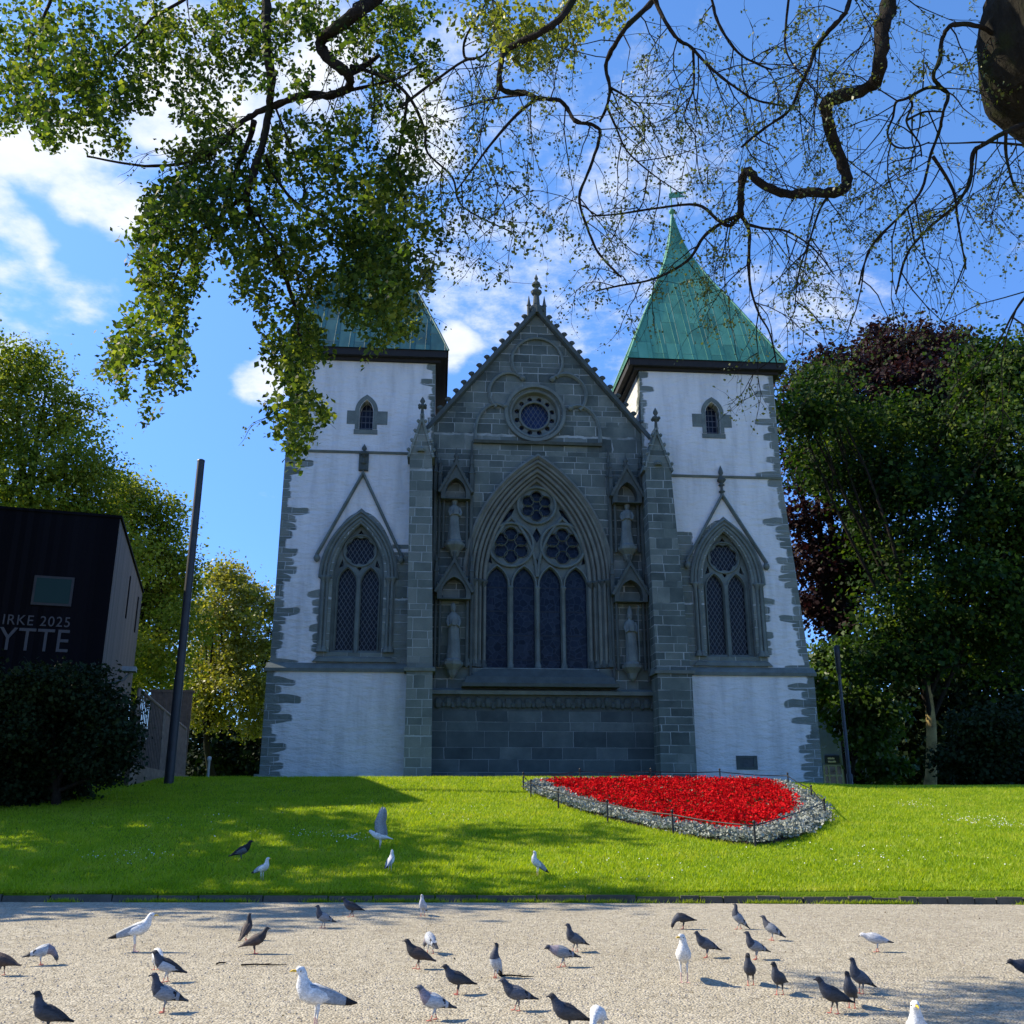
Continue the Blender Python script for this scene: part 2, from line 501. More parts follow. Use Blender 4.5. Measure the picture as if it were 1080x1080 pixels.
def glass_mat(name, kind, c=(0.012, 0.02, 0.05), lead=(0.10, 0.12, 0.15), pitch=0.19):
    m, nt, out = new_mat(name)
    co = nd(nt, 'ShaderNodeTexCoord').outputs['Object']
    s = nd(nt, 'ShaderNodeSeparateXYZ', {0: co})
    x, z = s.outputs[0], s.outputs[2]
    if kind == 'diamond':
        a = mth(nt, 'DIVIDE', mth(nt, 'ADD', x, mth(nt, 'MULTIPLY', z, 0.62)), pitch)
        b = mth(nt, 'DIVIDE', mth(nt, 'SUBTRACT', x, mth(nt, 'MULTIPLY', z, 0.62)), pitch)
    else:
        a = mth(nt, 'DIVIDE', x, pitch)
        b = mth(nt, 'DIVIDE', z, pitch * 1.6)

    def line(v, w):
        fr_ = mth(nt, 'ABSOLUTE', mth(nt, 'SUBTRACT', mth(nt, 'FRACT', v), 0.5))
        return mth(nt, 'GREATER_THAN', fr_, 0.5 - w)
    if kind == 'bars':      # saddle bars over fine painted glass
        l = line(mth(nt, 'DIVIDE', z, 0.95), 0.028)
        vor = nd(nt, 'ShaderNodeTexVoronoi', {'Vector': co, 'Scale': 4.2}, feature='DISTANCE_TO_EDGE').outputs['Distance']
        fine = mth(nt, 'LESS_THAN', vor, 0.05)
        vc = nd(nt, 'ShaderNodeTexVoronoi', {'Vector': co, 'Scale': 4.2}).outputs['Color']
        cell = nd(nt, 'ShaderNodeSeparateColor', {0: vc}).outputs[0]
        base = ramp(nt, cell, [(0.0, (0.003, 0.006, 0.015)), (0.6, (0.005, 0.010, 0.024)), (1.0, (0.014, 0.021, 0.036))])
        col = mixc(nt, mth(nt, 'MULTIPLY', fine, 0.6), base, (0.03, 0.04, 0.06))
        col = mixc(nt, l, col, lead)
        fac = l
    else:
        fac = mth(nt, 'MAXIMUM', line(a, 0.075), line(b, 0.075))
        nz = noise(nt, co, 6.0, 2)
        base = ramp(nt, nz, [(0.3, [q * 0.6 for q in c]), (0.7, [q * 1.5 for q in c])])
        col = mixc(nt, fac, base, lead)
    wav = noise(nt, co, 3.5, 3)
    ro = nd(nt, 'ShaderNodeMix', {0: fac, 2: 0.22, 3: 0.6}, data_type='FLOAT').outputs[0]
    principled(nt, out, col, ro, bump=mth(nt, 'ADD', wav, fac), bstr=0.25, bdist=0.03, spec=0.13)
    return m


M_GLASS_MAIN = glass_mat("painted_glass", 'bars', lead=(0.02, 0.028, 0.04))
M_GLASS_DIA = glass_mat("diamond_leaded_glass", 'diamond', c=(0.005, 0.007, 0.012), lead=(0.085, 0.10, 0.11), pitch=0.17)
M_GLASS_OC = glass_mat("oculus_leaded_glass", 'diamond', c=(0.012, 0.022, 0.06), lead=(0.07, 0.085, 0.11), pitch=0.2)
M_GLASS_SQ = glass_mat("small_leaded_glass", 'square', c=(0.008, 0.012, 0.025), lead=(0.10, 0.115, 0.14), pitch=0.16)

M_LEAD = plain("lead_flashing", (0.16, 0.18, 0.19), 0.6)


def leaf_mat(name, cols, trans=0.45, tcol=None, rough=0.45, clump=0.5, spec=0.4):
    m, nt, out = new_mat(name)
    g = nd(nt, 'ShaderNodeNewGeometry')
    co = g.outputs['Position']
    f = mth(nt, 'ADD', mth(nt, 'MULTIPLY', g.outputs['Random Per Island'], 0.42), mth(nt, 'MULTIPLY', mth(nt, 'SUBTRACT', noise(nt, co, clump, 4, 0.6), 0.14), 0.85))
    col = ramp(nt, f, [(0.15 + 0.7 * i / (len(cols) - 1), c) for i, c in enumerate(cols)])
    b = nd(nt, 'ShaderNodeBsdfPrincipled', {'Roughness': rough, 'Specular IOR Level': spec, 'Base Color': col})
    tc = mixc(nt, 1.0, col, tcol or (1.9, 1.9, 0.75), 'MULTIPLY')
    t = nd(nt, 'ShaderNodeBsdfTranslucent', {'Color': tc})
    mx = nd(nt, 'ShaderNodeMixShader', {0: trans, 1: b.outputs[0], 2: t.outputs[0]})
    nt.links.new(mx.outputs[0], out.inputs[0])
    return m




def bark_mat(name, c, moss, freq=1.0):
    m, nt, out = new_mat(name)
    co = nd(nt, 'ShaderNodeTexCoord').outputs['Object']
    n1_ = noise(nt, co, 9.0 * freq, 6, 0.65)
    n2_ = noise(nt, nd(nt, 'ShaderNodeVectorMath', {0: co, 1: (1, 1, .3)}, operation='MULTIPLY').outputs[0], 38.0 * freq, 4, 0.6)
    n3_ = noise(nt, co, 2.2, 4)
    col = ramp(nt, mth(nt, 'ADD', mth(nt, 'MULTIPLY', n1_, .6), mth(nt, 'MULTIPLY', n2_, .4)), [(0.3, [x * .35 for x in c]), (0.55, c), (0.75, [x * 2.0 for x in c])])
    col = mixc(nt, sstep(nt, n3_, .52, .66), col, moss)
    principled(nt, out, col, .95, bump=mth(nt, 'ADD', n1_, mth(nt, 'MULTIPLY', n2_, .8)), bstr=1.0, bdist=.04, spec=.1)
    return m


M_BARK = bark_mat("grey_brown_bark", (0.024, 0.020, 0.016), (0.020, 0.024, 0.010))
M_BARK_L = bark_mat("mossy_bark", (0.018, 0.016, 0.011), (0.018, 0.022, 0.007), .6)  # moss, plus bark colour darkened to hold the crown's shade
M_BARK_P = dressed("sun_warmed_mottled_bark", (0.27, 0.20, 0.075), 0.75)  # mottled bark with sunlit warmth put into its colour

# ------------------------------------------------------------------ ground
KY = lambda x: 15.35 - 0.042 * max(-14.0, min(14.0, x)) * (1 if x > 0 else 0.15)


def smst(a, b, x):
    t = max(0.0, min(1.0, (x - a) / (b - a)))
    return t * t * (3 - 2 * t)


def lawn_z(x, y):
    s = 0.1223 - 0.0175 * smst(3, 13, x)
    t = y - KY(x)
    L_ = 16.7
    k = 1.2                                     # smooth crest
    tt = min(t, L_) if abs(t - L_) > k else L_ - ((L_ + k - t) ** 2) / (4 * k)
    z = 0.12 + s * tt
    z += 0.03 * math.sin(x * 0.35 + y * 0.22) * smst(1, 5, t) * (1 - smst(12, 15, t))
    return z


def grid_mesh(name, xs, ys, zf, mat, yf=None):
    nx, ny = len(xs), len(ys)
    vs = []
    for y in ys:
        for x in xs:
            yy = yf(x, y) if yf else y
            vs.append((x, yy, zf(x, yy)))
    fs = [(j * nx + i, j * nx + i + 1, (j + 1) * nx + i + 1, (j + 1) * nx + i) for j in range(ny - 1) for i in range(nx - 1)]
    mb = MB()
    mb.add(vs, fs, 0, True)
    o = mb.build(name, mat)
    o['kind'] = 'structure'
    return o


m, nt, out = new_mat("mown_grass_soil")
co = nd(nt, 'ShaderNodeTexCoord').outputs['Object']
f1 = noise(nt, co, 0.7, 4)
f2 = noise(nt, co, 30.0, 3, 0.7)
colg = ramp(nt, mth(nt, 'ADD', mth(nt, 'MULTIPLY', f1, 0.6), mth(nt, 'MULTIPLY', f2, 0.4)), [(0.3, (0.065, 0.125, 0.005)), (0.55, (0.13, 0.21, 0.008)), (0.75, (0.20, 0.27, 0.013))])
principled(nt, out, colg, 0.9, bump=f2, bstr=0.8, bdist=0.05, spec=0.1)
M_GRASSGROUND = m

m, nt, out = new_mat("pale_gravel")
co = nd(nt, 'ShaderNodeTexCoord').outputs['Object']
vor = nd(nt, 'ShaderNodeTexVoronoi', {'Vector': co, 'Scale': 55.0})
cell = nd(nt, 'ShaderNodeSeparateColor', {0: vor.outputs['Color']}).outputs[0]
vor2 = nd(nt, 'ShaderNodeTexVoronoi', {'Vector': co, 'Scale': 22.0})
cell2 = nd(nt, 'ShaderNodeSeparateColor', {0: vor2.outputs['Color']}).outputs[1]
pat = noise(nt, co, 0.55, 5, 0.6)
mid = noise(nt, co, 6.0, 5, 0.65)
f = mth(nt, 'ADD', mth(nt, 'MULTIPLY', cell, 0.42), mth(nt, 'ADD', mth(nt, 'MULTIPLY', mid, 0.45), mth(nt, 'MULTIPLY', cell2, 0.18)))
c1 = ramp(nt, f, [(0.16, (0.13, 0.105, 0.075)), (0.4, (0.31, 0.278, 0.205)), (0.6, (0.40, 0.362, 0.275)), (0.9, (0.52, 0.48, 0.385))])
c2 = mixc(nt, sstep(nt, pat, 0.42, 0.68), c1, (0.90, 0.89, 0.87), 'MULTIPLY')
scf = noise(nt, nd(nt, 'ShaderNodeVectorMath', {0: co, 1: (0.6, 1.6, 1.0)}, operation='MULTIPLY').outputs[0], 1.4, 6, 0.65)
c2 = mixc(nt, mth(nt, 'MULTIPLY', sstep(nt, scf, 0.54, 0.72), 0.5), c2, (0.25, 0.22, 0.17))
hg = mth(nt, 'ADD', mth(nt, 'MULTIPLY', mth(nt, 'SUBTRACT', 1.0, vor.outputs['Distance']), 0.5), mth(nt, 'ADD', mth(nt, 'MULTIPLY', mid, 0.9), mth(nt, 'MULTIPLY', cell2, 0.4)))
principled(nt, out, c2, 0.95, bump=hg, bstr=0.9, bdist=0.025, spec=0.15)
M_GRAVEL = m

xs = sorted(set([-600, -300, -150, -90, -60, -45, 45, 60, 90, 150, 300, 600] + [round(-34 + i * 0.8, 2) for i in range(86)]))
ys = [15.35, 15.37] + [15.95 + i * 0.6 for i in range(39)] + [40, 44, 50, 60, 80, 120, 200, 400, 900]
grid_mesh("lawn", xs, ys, lambda x, y: lawn_z(x, y) - (0.125 if y - KY(x) < 0.08 else 0.0), M_GRASSGROUND, yf=lambda x, y: y + (KY(x) + 0.07 - 15.35) * (1 - smst(16, 30, y)))
xs2 = [-600, -200, -60, -30, -15, -8, -4, 0, 4, 8, 15, 30, 60, 200, 600]
ys2 = [-300, -80, -20, 0, 4, 7, 9, 11, 13, 14.2]
gv = MB()
nx = len(xs2)
vs = [(x, y, 0.0) for y in ys2 for x in xs2] + [(x, KY(x) + 0.02, 0.0) for x in xs2]
gv.add(vs, [(j * nx + i, j * nx + i + 1, (j + 1) * nx + i + 1, (j + 1) * nx + i) for j in range(len(ys2)) for i in range(nx - 1)], 0, True)
gv.build("gravel_path", M_GRAVEL, kind='structure')

# kerb of rough setts
M_KERB = dressed("kerb_granite", (0.085, 0.078, 0.062), 0.45)
kb = MB()
x = -40.0
while x < 40.0:
    w = random.uniform(0.6, 1.0) if x < 2 else random.uniform(0.26, 0.5)
    y0, y1 = KY(x), KY(x + w)
    g = 0.003
    h = 0.095 + random.uniform(-0.016, 0.012)
    yj = random.uniform(-0.012, 0.012)
    p = [(x + g, y0 + yj, -0.05), (x + w - g, y1 + yj, -0.05), (x + w - g, y1 + 0.10, -0.05), (x + g, y0 + 0.10, -0.05)]
    q = [(x + g + .012, y0 + yj + .014, h), (x + w - g - .012, y1 + yj + .014, h + random.uniform(-.006, .006)), (x + w - g - .012, y1 + 0.10, h), (x + g + .012, y0 + 0.10, h)]
    kb.hexa(p + q)
    x += w
kb.build("kerb", M_KERB, kind='structure')

# grass blades (uncountable)
M_BLADE = leaf_mat("grass_blade", [(0.125, 0.225, 0.006), (0.22, 0.335, 0.009), (0.32, 0.42, 0.02), (0.40, 0.42, 0.07)], trans=0.45, tcol=(1.6, 1.5, 0.4), rough=0.5, clump=1.2, spec=0.25)


def blades():
    n = 470000
    # denser near the kerb
    yy = 15.4 + 17.6 * rng.random(n) ** 1.25
    half = 0.57 * (yy + 1.5) + 0.6
    xx = (rng.random(n) * 2 - 1) * half
    keep = np.ones(n, bool)
    ky = np.array([KY(a) for a in xx])
    yy = np.maximum(yy, ky + 0.03 + 0.09 * rng.random(n))
    s_ = 0.1223 - 0.0175 * np.array([smst(3, 13, a) for a in xx])
    zz = np.array([lawn_z(a, b) for a, b in zip(xx, yy)]) - 0.004
    zz = np.maximum(zz, 0.075)
    patch = 0.5 + 0.5 * np.sin(xx * 1.3 + np.sin(yy * 0.9) * 2) * np.sin(yy * 1.1 + np.sin(xx * 0.7) * 2)
    h = (0.035 + 0.045 * rng.random(n)) * (0.75 + 0.5 * patch)
    w = 0.006 + 0.006 * rng.random(n)
    a = rng.random(n) * 2 * np.pi
    lean = 0.3 + 0.7 * rng.random(n)
    la = rng.random(n) * 2 * np.pi
    base = np.stack([xx, yy, zz], 1)
    dx = np.stack([np.cos(a) * w, np.sin(a) * w, np.zeros(n)], 1)
    tip = base + np.stack([np.cos(la) * h * lean, np.sin(la) * h * lean, h], 1)
    # a few weeds along the foot of the kerb
    m_ = 5200
    cx_ = rng.choice(rng.uniform(-9, 8.5, 46), m_) + rng.normal(size=m_) * .12
    wb = np.stack([cx_, np.array([KY(a_) for a_ in cx_]) - .012 - .02 * rng.random(m_), np.zeros(m_)], 1)
    wa = rng.random(m_) * 2 * np.pi
    wh = .02 + .06 * rng.random(m_)
    wd = np.stack([np.cos(wa) * .006, np.sin(wa) * .006, np.zeros(m_)], 1)
    wt = wb + np.stack([np.cos(wa * 3) * wh * .6, np.sin(wa * 3) * wh * .3 - .01, wh], 1)
    weeds = np.stack([wb - wd, wb + wd, wt], 1).reshape(-1, 3)
    return np.concatenate([np.stack([base - dx, base + dx, tip], 1).reshape(-1, 3), weeds], 0)


o = np_mesh("lawn_grass", blades(), 3, M_BLADE)
tag(o, "short bright green grass of the sloping lawn", "grass", kind='stuff')

# loose grit on the gravel
def grit():
    n = 26000
    yy = 6.8 + 8.4 * rng.random(n) ** 0.8
    xx = (rng.random(n) * 2 - 1) * (0.56 * yy + 0.6)
    s = 0.0035 + 0.008 * rng.random(n) ** 3
    c = np.stack([xx, yy, s * 0.3], 1)
    out_ = []
    e = np.array([[1, 0, 0], [0, 1, 0], [-1, 0, 0], [0, -1, 0]], float)
    a = rng.random(n) * 6.28
    rot = np.stack([np.stack([np.cos(a), -np.sin(a)], 1), np.stack([np.sin(a), np.cos(a)], 1)], 1)
    ring = []
    for k in range(4):
        d = np.einsum('nij,j->ni', rot, e[k, :2]) * (s * (0.7 + 0.6 * rng.random(n)))[:, None]
        ring.append(c + np.concatenate([d, np.zeros((n, 1))], 1))
    top = c + np.stack([np.zeros(n), np.zeros(n), s * 0.8], 1)
    tri = []
    for k in range(4):
        tri.append(np.stack([ring[k], ring[(k + 1) % 4], top], 1))
    return np.concatenate(tri, 0).reshape(-1, 3)


M_GRIT = plain("grit", (0.34, 0.30, 0.25), 0.9, 0.5, 40.0)
tag(np_mesh("gravel_grit", grit(), 3, M_GRIT), "loose pale grit scattered over the gravel path", "gravel", kind='stuff')

# ------------------------------------------------------------------ CATHEDRAL
CO = Vector((0.9375, 36.0, 0.0))
YAW = R(4.5)
church = empty("cathedral", CO, YAW, "stone cathedral east front with a pointed gable between two white towers with green copper roofs", "church")


def W(u, v, w):
    return (u, -v, w)


def arch(c, a, spring, apex, base, n=14):
    h = apex - spring
    Rr = (h * h + a * a) / (2 * a)
    cxL, cxR = c - a + Rr, c + a - Rr
    th = math.atan2(h, c - cxL) if True else 0
    pts = [(c - a, base)]
    a0, a1 = math.pi, math.atan2(h, c - cxL)
    for i in range(n + 1):
        t = a0 + (a1 - a0) * i / n
        pts.append((cxL + Rr * math.cos(t), spring + Rr * math.sin(t)))
    for i in range(1, n + 1):
        t = math.atan2(h, c - cxR) + (0 - math.atan2(h, c - cxR)) * i / n
        pts.append((cxR + Rr * math.cos(t), spring + Rr * math.sin(t)))
    pts.append((c + a, base))
    return pts


def circ(c, r, n=28, a0=0.0, a1=2 * math.pi, endpoint=False):
    k = n if not endpoint else n - 1
    return [(c[0] + r * math.cos(a0 + (a1 - a0) * i / k), c[1] + r * math.sin(a0 + (a1 - a0) * i / k)) for i in range(n)]


def foil(c, R_, r, n, rot=0.0, seg=8):
    """outline of an n-foil opening"""
    pts = []
    half = math.pi / n
    for k in range(n):
        ang = rot + 2 * math.pi * k / n
        cx, cz = c[0] + R_ * math.cos(ang), c[1] + R_ * math.sin(ang)
        sp = math.radians(118)
        for i in range(seg + 1):
            t = ang - sp + 2 * sp * i / seg
            p = (cx + r * math.cos(t), cz + r * math.sin(t))
            da = math.atan2(p[1] - c[1], p[0] - c[0]) - ang
            da = (da + math.pi) % (2 * math.pi) - math.pi
            if abs(da) <= half * 0.93: pts.append(p)
    return pts


def plate(mb, outer, holes, v0, v1, mi=0, back=False):
    """flat stone plate in the wall plane with openings: front at v0, reveals back to v1"""
    polys = [[Vector((u, w, 0)) for u, w in pl] for pl in [outer] + holes]
    tris = tessellate_polygon(polys)
    flat = [p for pl in polys for p in pl]
    vs = [W(p.x, v0, p.y) for p in flat]
    fs = []
    for t in tris:
        a, b, c = flat[t[0]], flat[t[1]], flat[t[2]]
        cr = (b - a).cross(c - a).z
        fs.append(t if cr > 0 else (t[0], t[2], t[1]))
    mb.add(vs, fs, mi)
    for pl in [outer] + holes:
        n = len(pl)
        r0 = [W(u, v0, w) for u, w in pl]
        r1 = [W(u, v1, w) for u, w in pl]
        mb.add(r0 + r1, [(i, (i + 1) % n, n + (i + 1) % n, n + i) for i in range(n)], mi)


def sheet(mb, pl, v, mi=0):
    mb.add([W(u, v, w) for u, w in pl], [tuple(range(len(pl)))], mi)


def sweep(mb, path, prof, closed=False, mi=0, smooth=False, caps=True):
    """sweep profile [(off, v)] along path in the wall plane; off>0 is left of travel"""
    n = len(path)
    rs = []
    for i, p in enumerate(path):
        a = path[(i - 1) % n] if (closed or i > 0) else p
        b = path[(i + 1) % n] if (closed or i < n - 1) else p
        d1 = Vector((p[0] - a[0], p[1] - a[1]))
        d2 = Vector((b[0] - p[0], b[1] - p[1]))
        if d1.length < 1e-9: d1 = d2
        if d2.length < 1e-9: d2 = d1
        d1.normalize(); d2.normalize()
        t = d1 + d2
        if t.length < 1e-6: t = d2
        t.normalize()
        nx_, nz_ = -t.y, t.x
        k = 1.0 / max(0.45, (nx_ * -d1.y + nz_ * d1.x))
        rs.append([W(p[0] + nx_ * o_ * k, v, p[1] + nz_ * o_ * k) for o_, v in prof])
    mb.rings(rs, caps=caps and not closed, loop=closed, mi=mi, smooth=smooth)


def roll(r, v, off=0.0, k=7):
    return [(off + r * math.cos(2 * math.pi * i / k), v + r * math.sin(2 * math.pi * i / k)) for i in range(k)]


def bar(w, v0, v1):
    return [(-w / 2, v0), (w / 2, v0), (w / 2, v1 - w * 0.25), (w * 0.2, v1), (-w * 0.2, v1), (-w / 2, v1 - w * 0.25)]


def loft2(mb, A, vA, B, vB, closed=False, mi=0):
    mb.rings([[W(u, vA, w) for u, w in A], [W(u, vB, w) for u, w in B]], closed=closed, caps=False, mi=mi, smooth=False)


def finial(mb, u, v, w, h, s=1.0, mi=0):
    """stone finial: stem, leafy knop, bud"""
    mb.lathe(W(u, v, w), [(0.07 * s, 0), (0.055 * s, h * 0.30), (0.05 * s, h * 0.38), (0.15 * s, h * 0.46), (0.17 * s, h * 0.52), (0.06 * s, h * 0.60), (0.05 * s, h * 0.66), (0.10 * s, h * 0.74), (0.09 * s, h * 0.82), (0.03 * s, h * 0.95), (0.005, h)], 8, mi)
    for a in range(4):
        t = a * math.pi / 2 + math.pi / 4
        c = W(u + 0.15 * s * math.cos(t), v + 0.15 * s * math.sin(t), w + h * 0.49)
        mb.lathe(c, [(0.01, -0.07 * s), (0.06 * s, -0.02 * s), (0.06 * s, 0.03 * s), (0.01, 0.08 * s)], 6, mi)


# --- roofs
PROF = [(0.0, 1.0), (0.1, 0.89), (0.19, 0.785), (0.37, 0.575), (0.55, 0.352), (0.67, 0.222), (0.74, 0.15), (0.82, 0.092), (0.90, 0.048), (0.965, 0.018), (1.0, 0.004)]


def tower(side, u0, u1, top_u1, matw, uc, gab, fin_w, string, apexu, copper):
    mb = MB()
    zt = 18.95
    up_c, up_b, up_t, up_a = (-6.83, 15.66, 16.95, 0.27) if side < 0 else (7.42, 15.92, 17.34, 0.29)
    hole1 = arch(uc, 0.98, 9.75, 11.75, 6.72)
    hole2 = arch(up_c, up_a, up_t - 0.5, up_t, up_b, 6)
    outer = [(u0, 6.2), (u1, 6.2), (u1 + (top_u1 - u1) * (1 if side > 0 else 1), 14.0), (top_u1, zt), (u0, zt)] if side > 0 else [(u0, 6.2), (u1, 6.2), (top_u1, zt), (u0, zt)]
    plate(mb, outer, [hole1, hole2], 0.0, -0.5)
    # other three sides
    d = -6.0
    for (a, b) in (((u0, u0), (0.0, d)), ):
        pass
    bl, br_ = u0, u1
    vs = [W(u0, -0.001, 6.2), W(u0, d, 6.2), W(u0, d, zt), W(u0, -0.001, zt)]
    mb.add(vs, [(3, 2, 1, 0)])
    if side > 0:
        vs = [W(u1, -.001, 6.2), W(u1, d, 6.2), W(top_u1, d, 14.0), W(top_u1, d, zt), W(top_u1, -.001, zt), W(top_u1, -.001, 14.0)]
        mb.add(vs, [(0, 1, 2, 5), (5, 2, 3, 4)])
    else:
        mb.add([W(u1, -.001, 6.2), W(u1, d, 6.2), W(top_u1, d, zt), W(top_u1, -.001, zt)], [(0, 1, 2, 3)])
    mb.add([W(u0, d, 6.2), W(u1, d, 6.2), W(top_u1, d, zt), W(u0, d, zt)], [(0, 3, 2, 1)])
    # lower stage, a little thicker
    e0, e1 = (u0 - 0.07, u1) if side < 0 else (u0, u1 + 0.07)
    mb.box(e0, e1, -0.12, 6.05, 1.2, 5.99)
    if side < 0: mb.box(e0 - 0.16, e0 + 0.4, -0.28, 1.0, 1.2, 2.32)
    t = mb.build("tower", matw, church)
    # set-off course
    mb = MB()
    a0, a1 = (e0 - 0.08, -4.85) if side < 0 else (5.75, e1 + 0.08)
    for w0, w1, p0, p1 in ((5.98, 6.10, .20, .22), (6.102, 6.32, .19, .0)):
        mb.hexa([W(a0, p0, w0), W(a1, p0, w0), W(a1, -0.05, w0), W(a0, -0.05, w0), W(a0 + (.0 if w0 < 6.1 else .09) * (side < 0), max(p1, .005), w1), W(a1 - (.09 if w0 > 6.1 else 0) * (side > 0), max(p1, .005), w1), W(a1, -0.05, w1), W(a0, -0.05, w1)])
    mb.build("plinth_course", M_TRIM, t)
    # string course
    mb = MB()
    s0, s1 = (u0 - 0.04, -4.75) if side < 0 else (5.15, top_u1 + 0.05)
    mb.hexa([W(s0, .05, string - .05), W(s1, .05, string - .05), W(s1, -.05, string - .05), W(s0, -.05, string - .05), W(s0, .09, string + .03), W(s1, .09, string + .03), W(s1, -.05, string + .09), W(s0, -.05, string + .09)])
    mb.build("string_course", M_TRIM, t)
    # eaves and roof
    ov = 0.52
    c = ((u0 + top_u1) / 2, -3.0)
    hw = (top_u1 - u0) / 2 + ov
    mb = MB()
    mb.box(c[0] - hw + .06, c[0] + hw - .06, -(c[1] + hw - .06), -(c[1] - hw + .06), zt - 0.17, zt + 0.12)
    mb.box(c[0] - hw + .3, c[0] + hw - .3, -(c[1] + hw - .3), -(c[1] - hw + .3), zt - 0.30, zt - 0.172)
    mb.build("eaves", M_EAVE, t)
    mb = MB()
    H = 28.35 - zt - 0.1
    prev = None
    for fu, fv in ((0, 1), (1, 0), (0, -1), (-1, 0)):
        rs = []
        for tt, s in PROF:
            cc = (c[0] + (apexu - c[0]) * tt, c[1])
            h_ = hw * s
            row = []
            for k in range(13):
                q = -1 + 2 * k / 12
                row.append(W(cc[0] + (fu * h_ if fu else q * h_), cc[1] + (fv * h_ if fv else q * h_), zt + 0.122 + tt * H))
            rs.append(row)
        mb.rings(rs, closed=False, caps=False, smooth=False)
    # hip rolls
    for sx in (-1, 1):
        for sy in (-1, 1):
            pts = []
            for tt, s in PROF:
                cc = (c[0] + (apexu - c[0]) * tt, c[1])
                pts.append(W(cc[0] + sx * hw * s, cc[1] + sy * hw * s, zt + 0.13 + tt * H))
            mb.tube(pts, 0.045, 6)
    # seams
    for fu, fv in ((0, 1), (-1, 0), (1, 0)):
        for q in [x_ * 0.62 for x_ in range(-5, 6)]:
            pts = []
            for tt, s in PROF:
                if abs(q) > hw * s: break
                cc = (c[0] + (apexu - c[0]) * tt, c[1])
                h_ = hw * s + 0.004
                pts.append(W(cc[0] + (fu * h_ if fu else q), cc[1] + (fv * h_ if fv else q), zt + 0.125 + tt * H))
            if len(pts) > 1: mb.tube(pts, 0.008, 4, caps=False)
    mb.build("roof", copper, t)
    # small upper window: surround stones + glass
    win = MB()
    mb = win
    sheet(mb, hole2, -0.42, 1)
    a = up_a
    mh = (up_b + up_t) / 2
    for q, s in ((-1, 1.0), (1, 1.0)):
        e = 0.38 if (q * side < 0) else 0.30
        mb.box(*sorted((up_c + q * (a + 0.012), up_c + q * (a + 0.17))), -0.022, 0.05, up_b + .02, up_t - .42)
        mb.box(*sorted((up_c + q * (a + 0.172), up_c + q * (a + 0.20 + e))), -0.014, 0.05, mh - 0.42, mh + 0.16)
    mb.box(up_c - a - .2, up_c + a + .2, -0.03, 0.05, up_b - 0.2, up_b - 0.006)
    sweep(mb, [p for p in arch(up_c, a + 0.02, up_t - .5, up_t + .02, up_t - .42, 6)][1:-1], [(0.0, -.03), (0.17, -.03), (0.17, .018), (0.0, .018)])
    mb.build("belfry_window", [M_TRIM, M_GLASS_SQ], t)
    # ---- the big lancet window
    win = MB()
    sheet(win, [(uc - 1.0, 6.6), (uc + 1.0, 6.6), (uc + 1.0, 11.8), (uc - 1.0, 11.8)], -0.46, 0)
    wg = win.build("lancet_window", M_GLASS_DIA, church)
    mb = MB()
    lights = [arch(uc - 0.44, 0.335, 9.42, 10.02, 6.84, 8), arch(uc + 0.44, 0.335, 9.42, 10.02, 6.84, 8)]
    rose_c = (uc, 10.72)
    rose = foil(rose_c, 0.385, 0.19, 8, math.pi / 8, 8)
    sp = [[(uc - 0.80, 10.02), (uc - 0.60, 10.10), (uc - 0.66, 10.38)], [(uc + 0.80, 10.02), (uc + 0.66, 10.38), (uc + 0.60, 10.10)], [(uc, 10.12), (uc + 0.09, 10.02), (uc, 9.9), (uc - 0.09, 10.02)],
          [(uc - 0.12, 11.38), (uc, 11.30), (uc + 0.12, 11.38), (uc, 11.55)]]
    plate(mb, arch(uc, 0.97, 9.75, 11.73, 6.73), lights + [rose] + sp, -0.30, -0.44)
    for l in lights:
        sweep(mb, l, [(0.012, -.30), (.075, -.30), (.06, -.235), (.03, -.235)])
    sweep(mb, circ(rose_c, 0.63), bar(0.07, -.31, -.24), closed=True)
    mb.box(uc - 0.06, uc + 0.06, 0.22, 0.42, 6.74, 9.6)
    mb.build("tracery", M_TRIM_L, wg)
    # moulded orders: rolls and shafts stepping out from the opening
    mb = MB()
    for k, (a, vv, r_) in enumerate(((1.02, -0.14, .07), (1.16, -0.02, .075), (1.30, 0.05, .055))):
        pth = arch(uc, a, 9.62, 11.80 + 0.13 * k, 6.85, 12)
        sweep(mb, pth, roll(r_, vv), smooth=True)
    sweep(mb, arch(uc, 1.0, 9.62, 11.78, 6.75, 12), [(0.0, -.3), (0.40, .02), (0.42, .035), (0.0, -.12)])
    sweep(mb, arch(uc, 1.40, 9.55, 12.14, 9.45, 12)[1:-1], [(-.03, .0), (.10, .0), (.11, .10), (.03, .15), (-.03, .06)])
    mb.build("arch_moulding", M_TRIM, wg)
    for q in (-1, 1):
        for a in (1.16, 1.32):
            mb = MB()
            mb.lathe(W(uc + q * a, 0.03, 9.36), [(0.07, 0), (0.085, .05), (0.10, .12), (0.15, .19), (.155, .25), (.10, .26)], 8)
            mb.lathe(W(uc + q * a, 0.03, 6.72), [(0.14, 0), (0.145, .08), (.10, .13), (.12, .17), (.07, .22)], 8)
            mb.tube([W(uc + q * a, .03, 6.9), W(uc + q * a, .03, 9.4)], .06, 8)
            mb.build("shaft", M_TRIM, wg)
    mb = MB()
    mb.hexa([W(uc - 1.55, .10, 6.36), W(uc + 1.55, .10, 6.36), W(uc + 1.55, -.3, 6.36), W(uc - 1.55, -.3, 6.36), W(uc - 1.42, .08, 6.50), W(uc + 1.42, .08, 6.50), W(uc + 1.2, -.32, 6.80), W(uc - 1.2, -.32, 6.80)])
    mb.build("sill", M_TRIM, wg)
    # steep gable moulding over the window, with carved stops and a finial
    mb = MB()
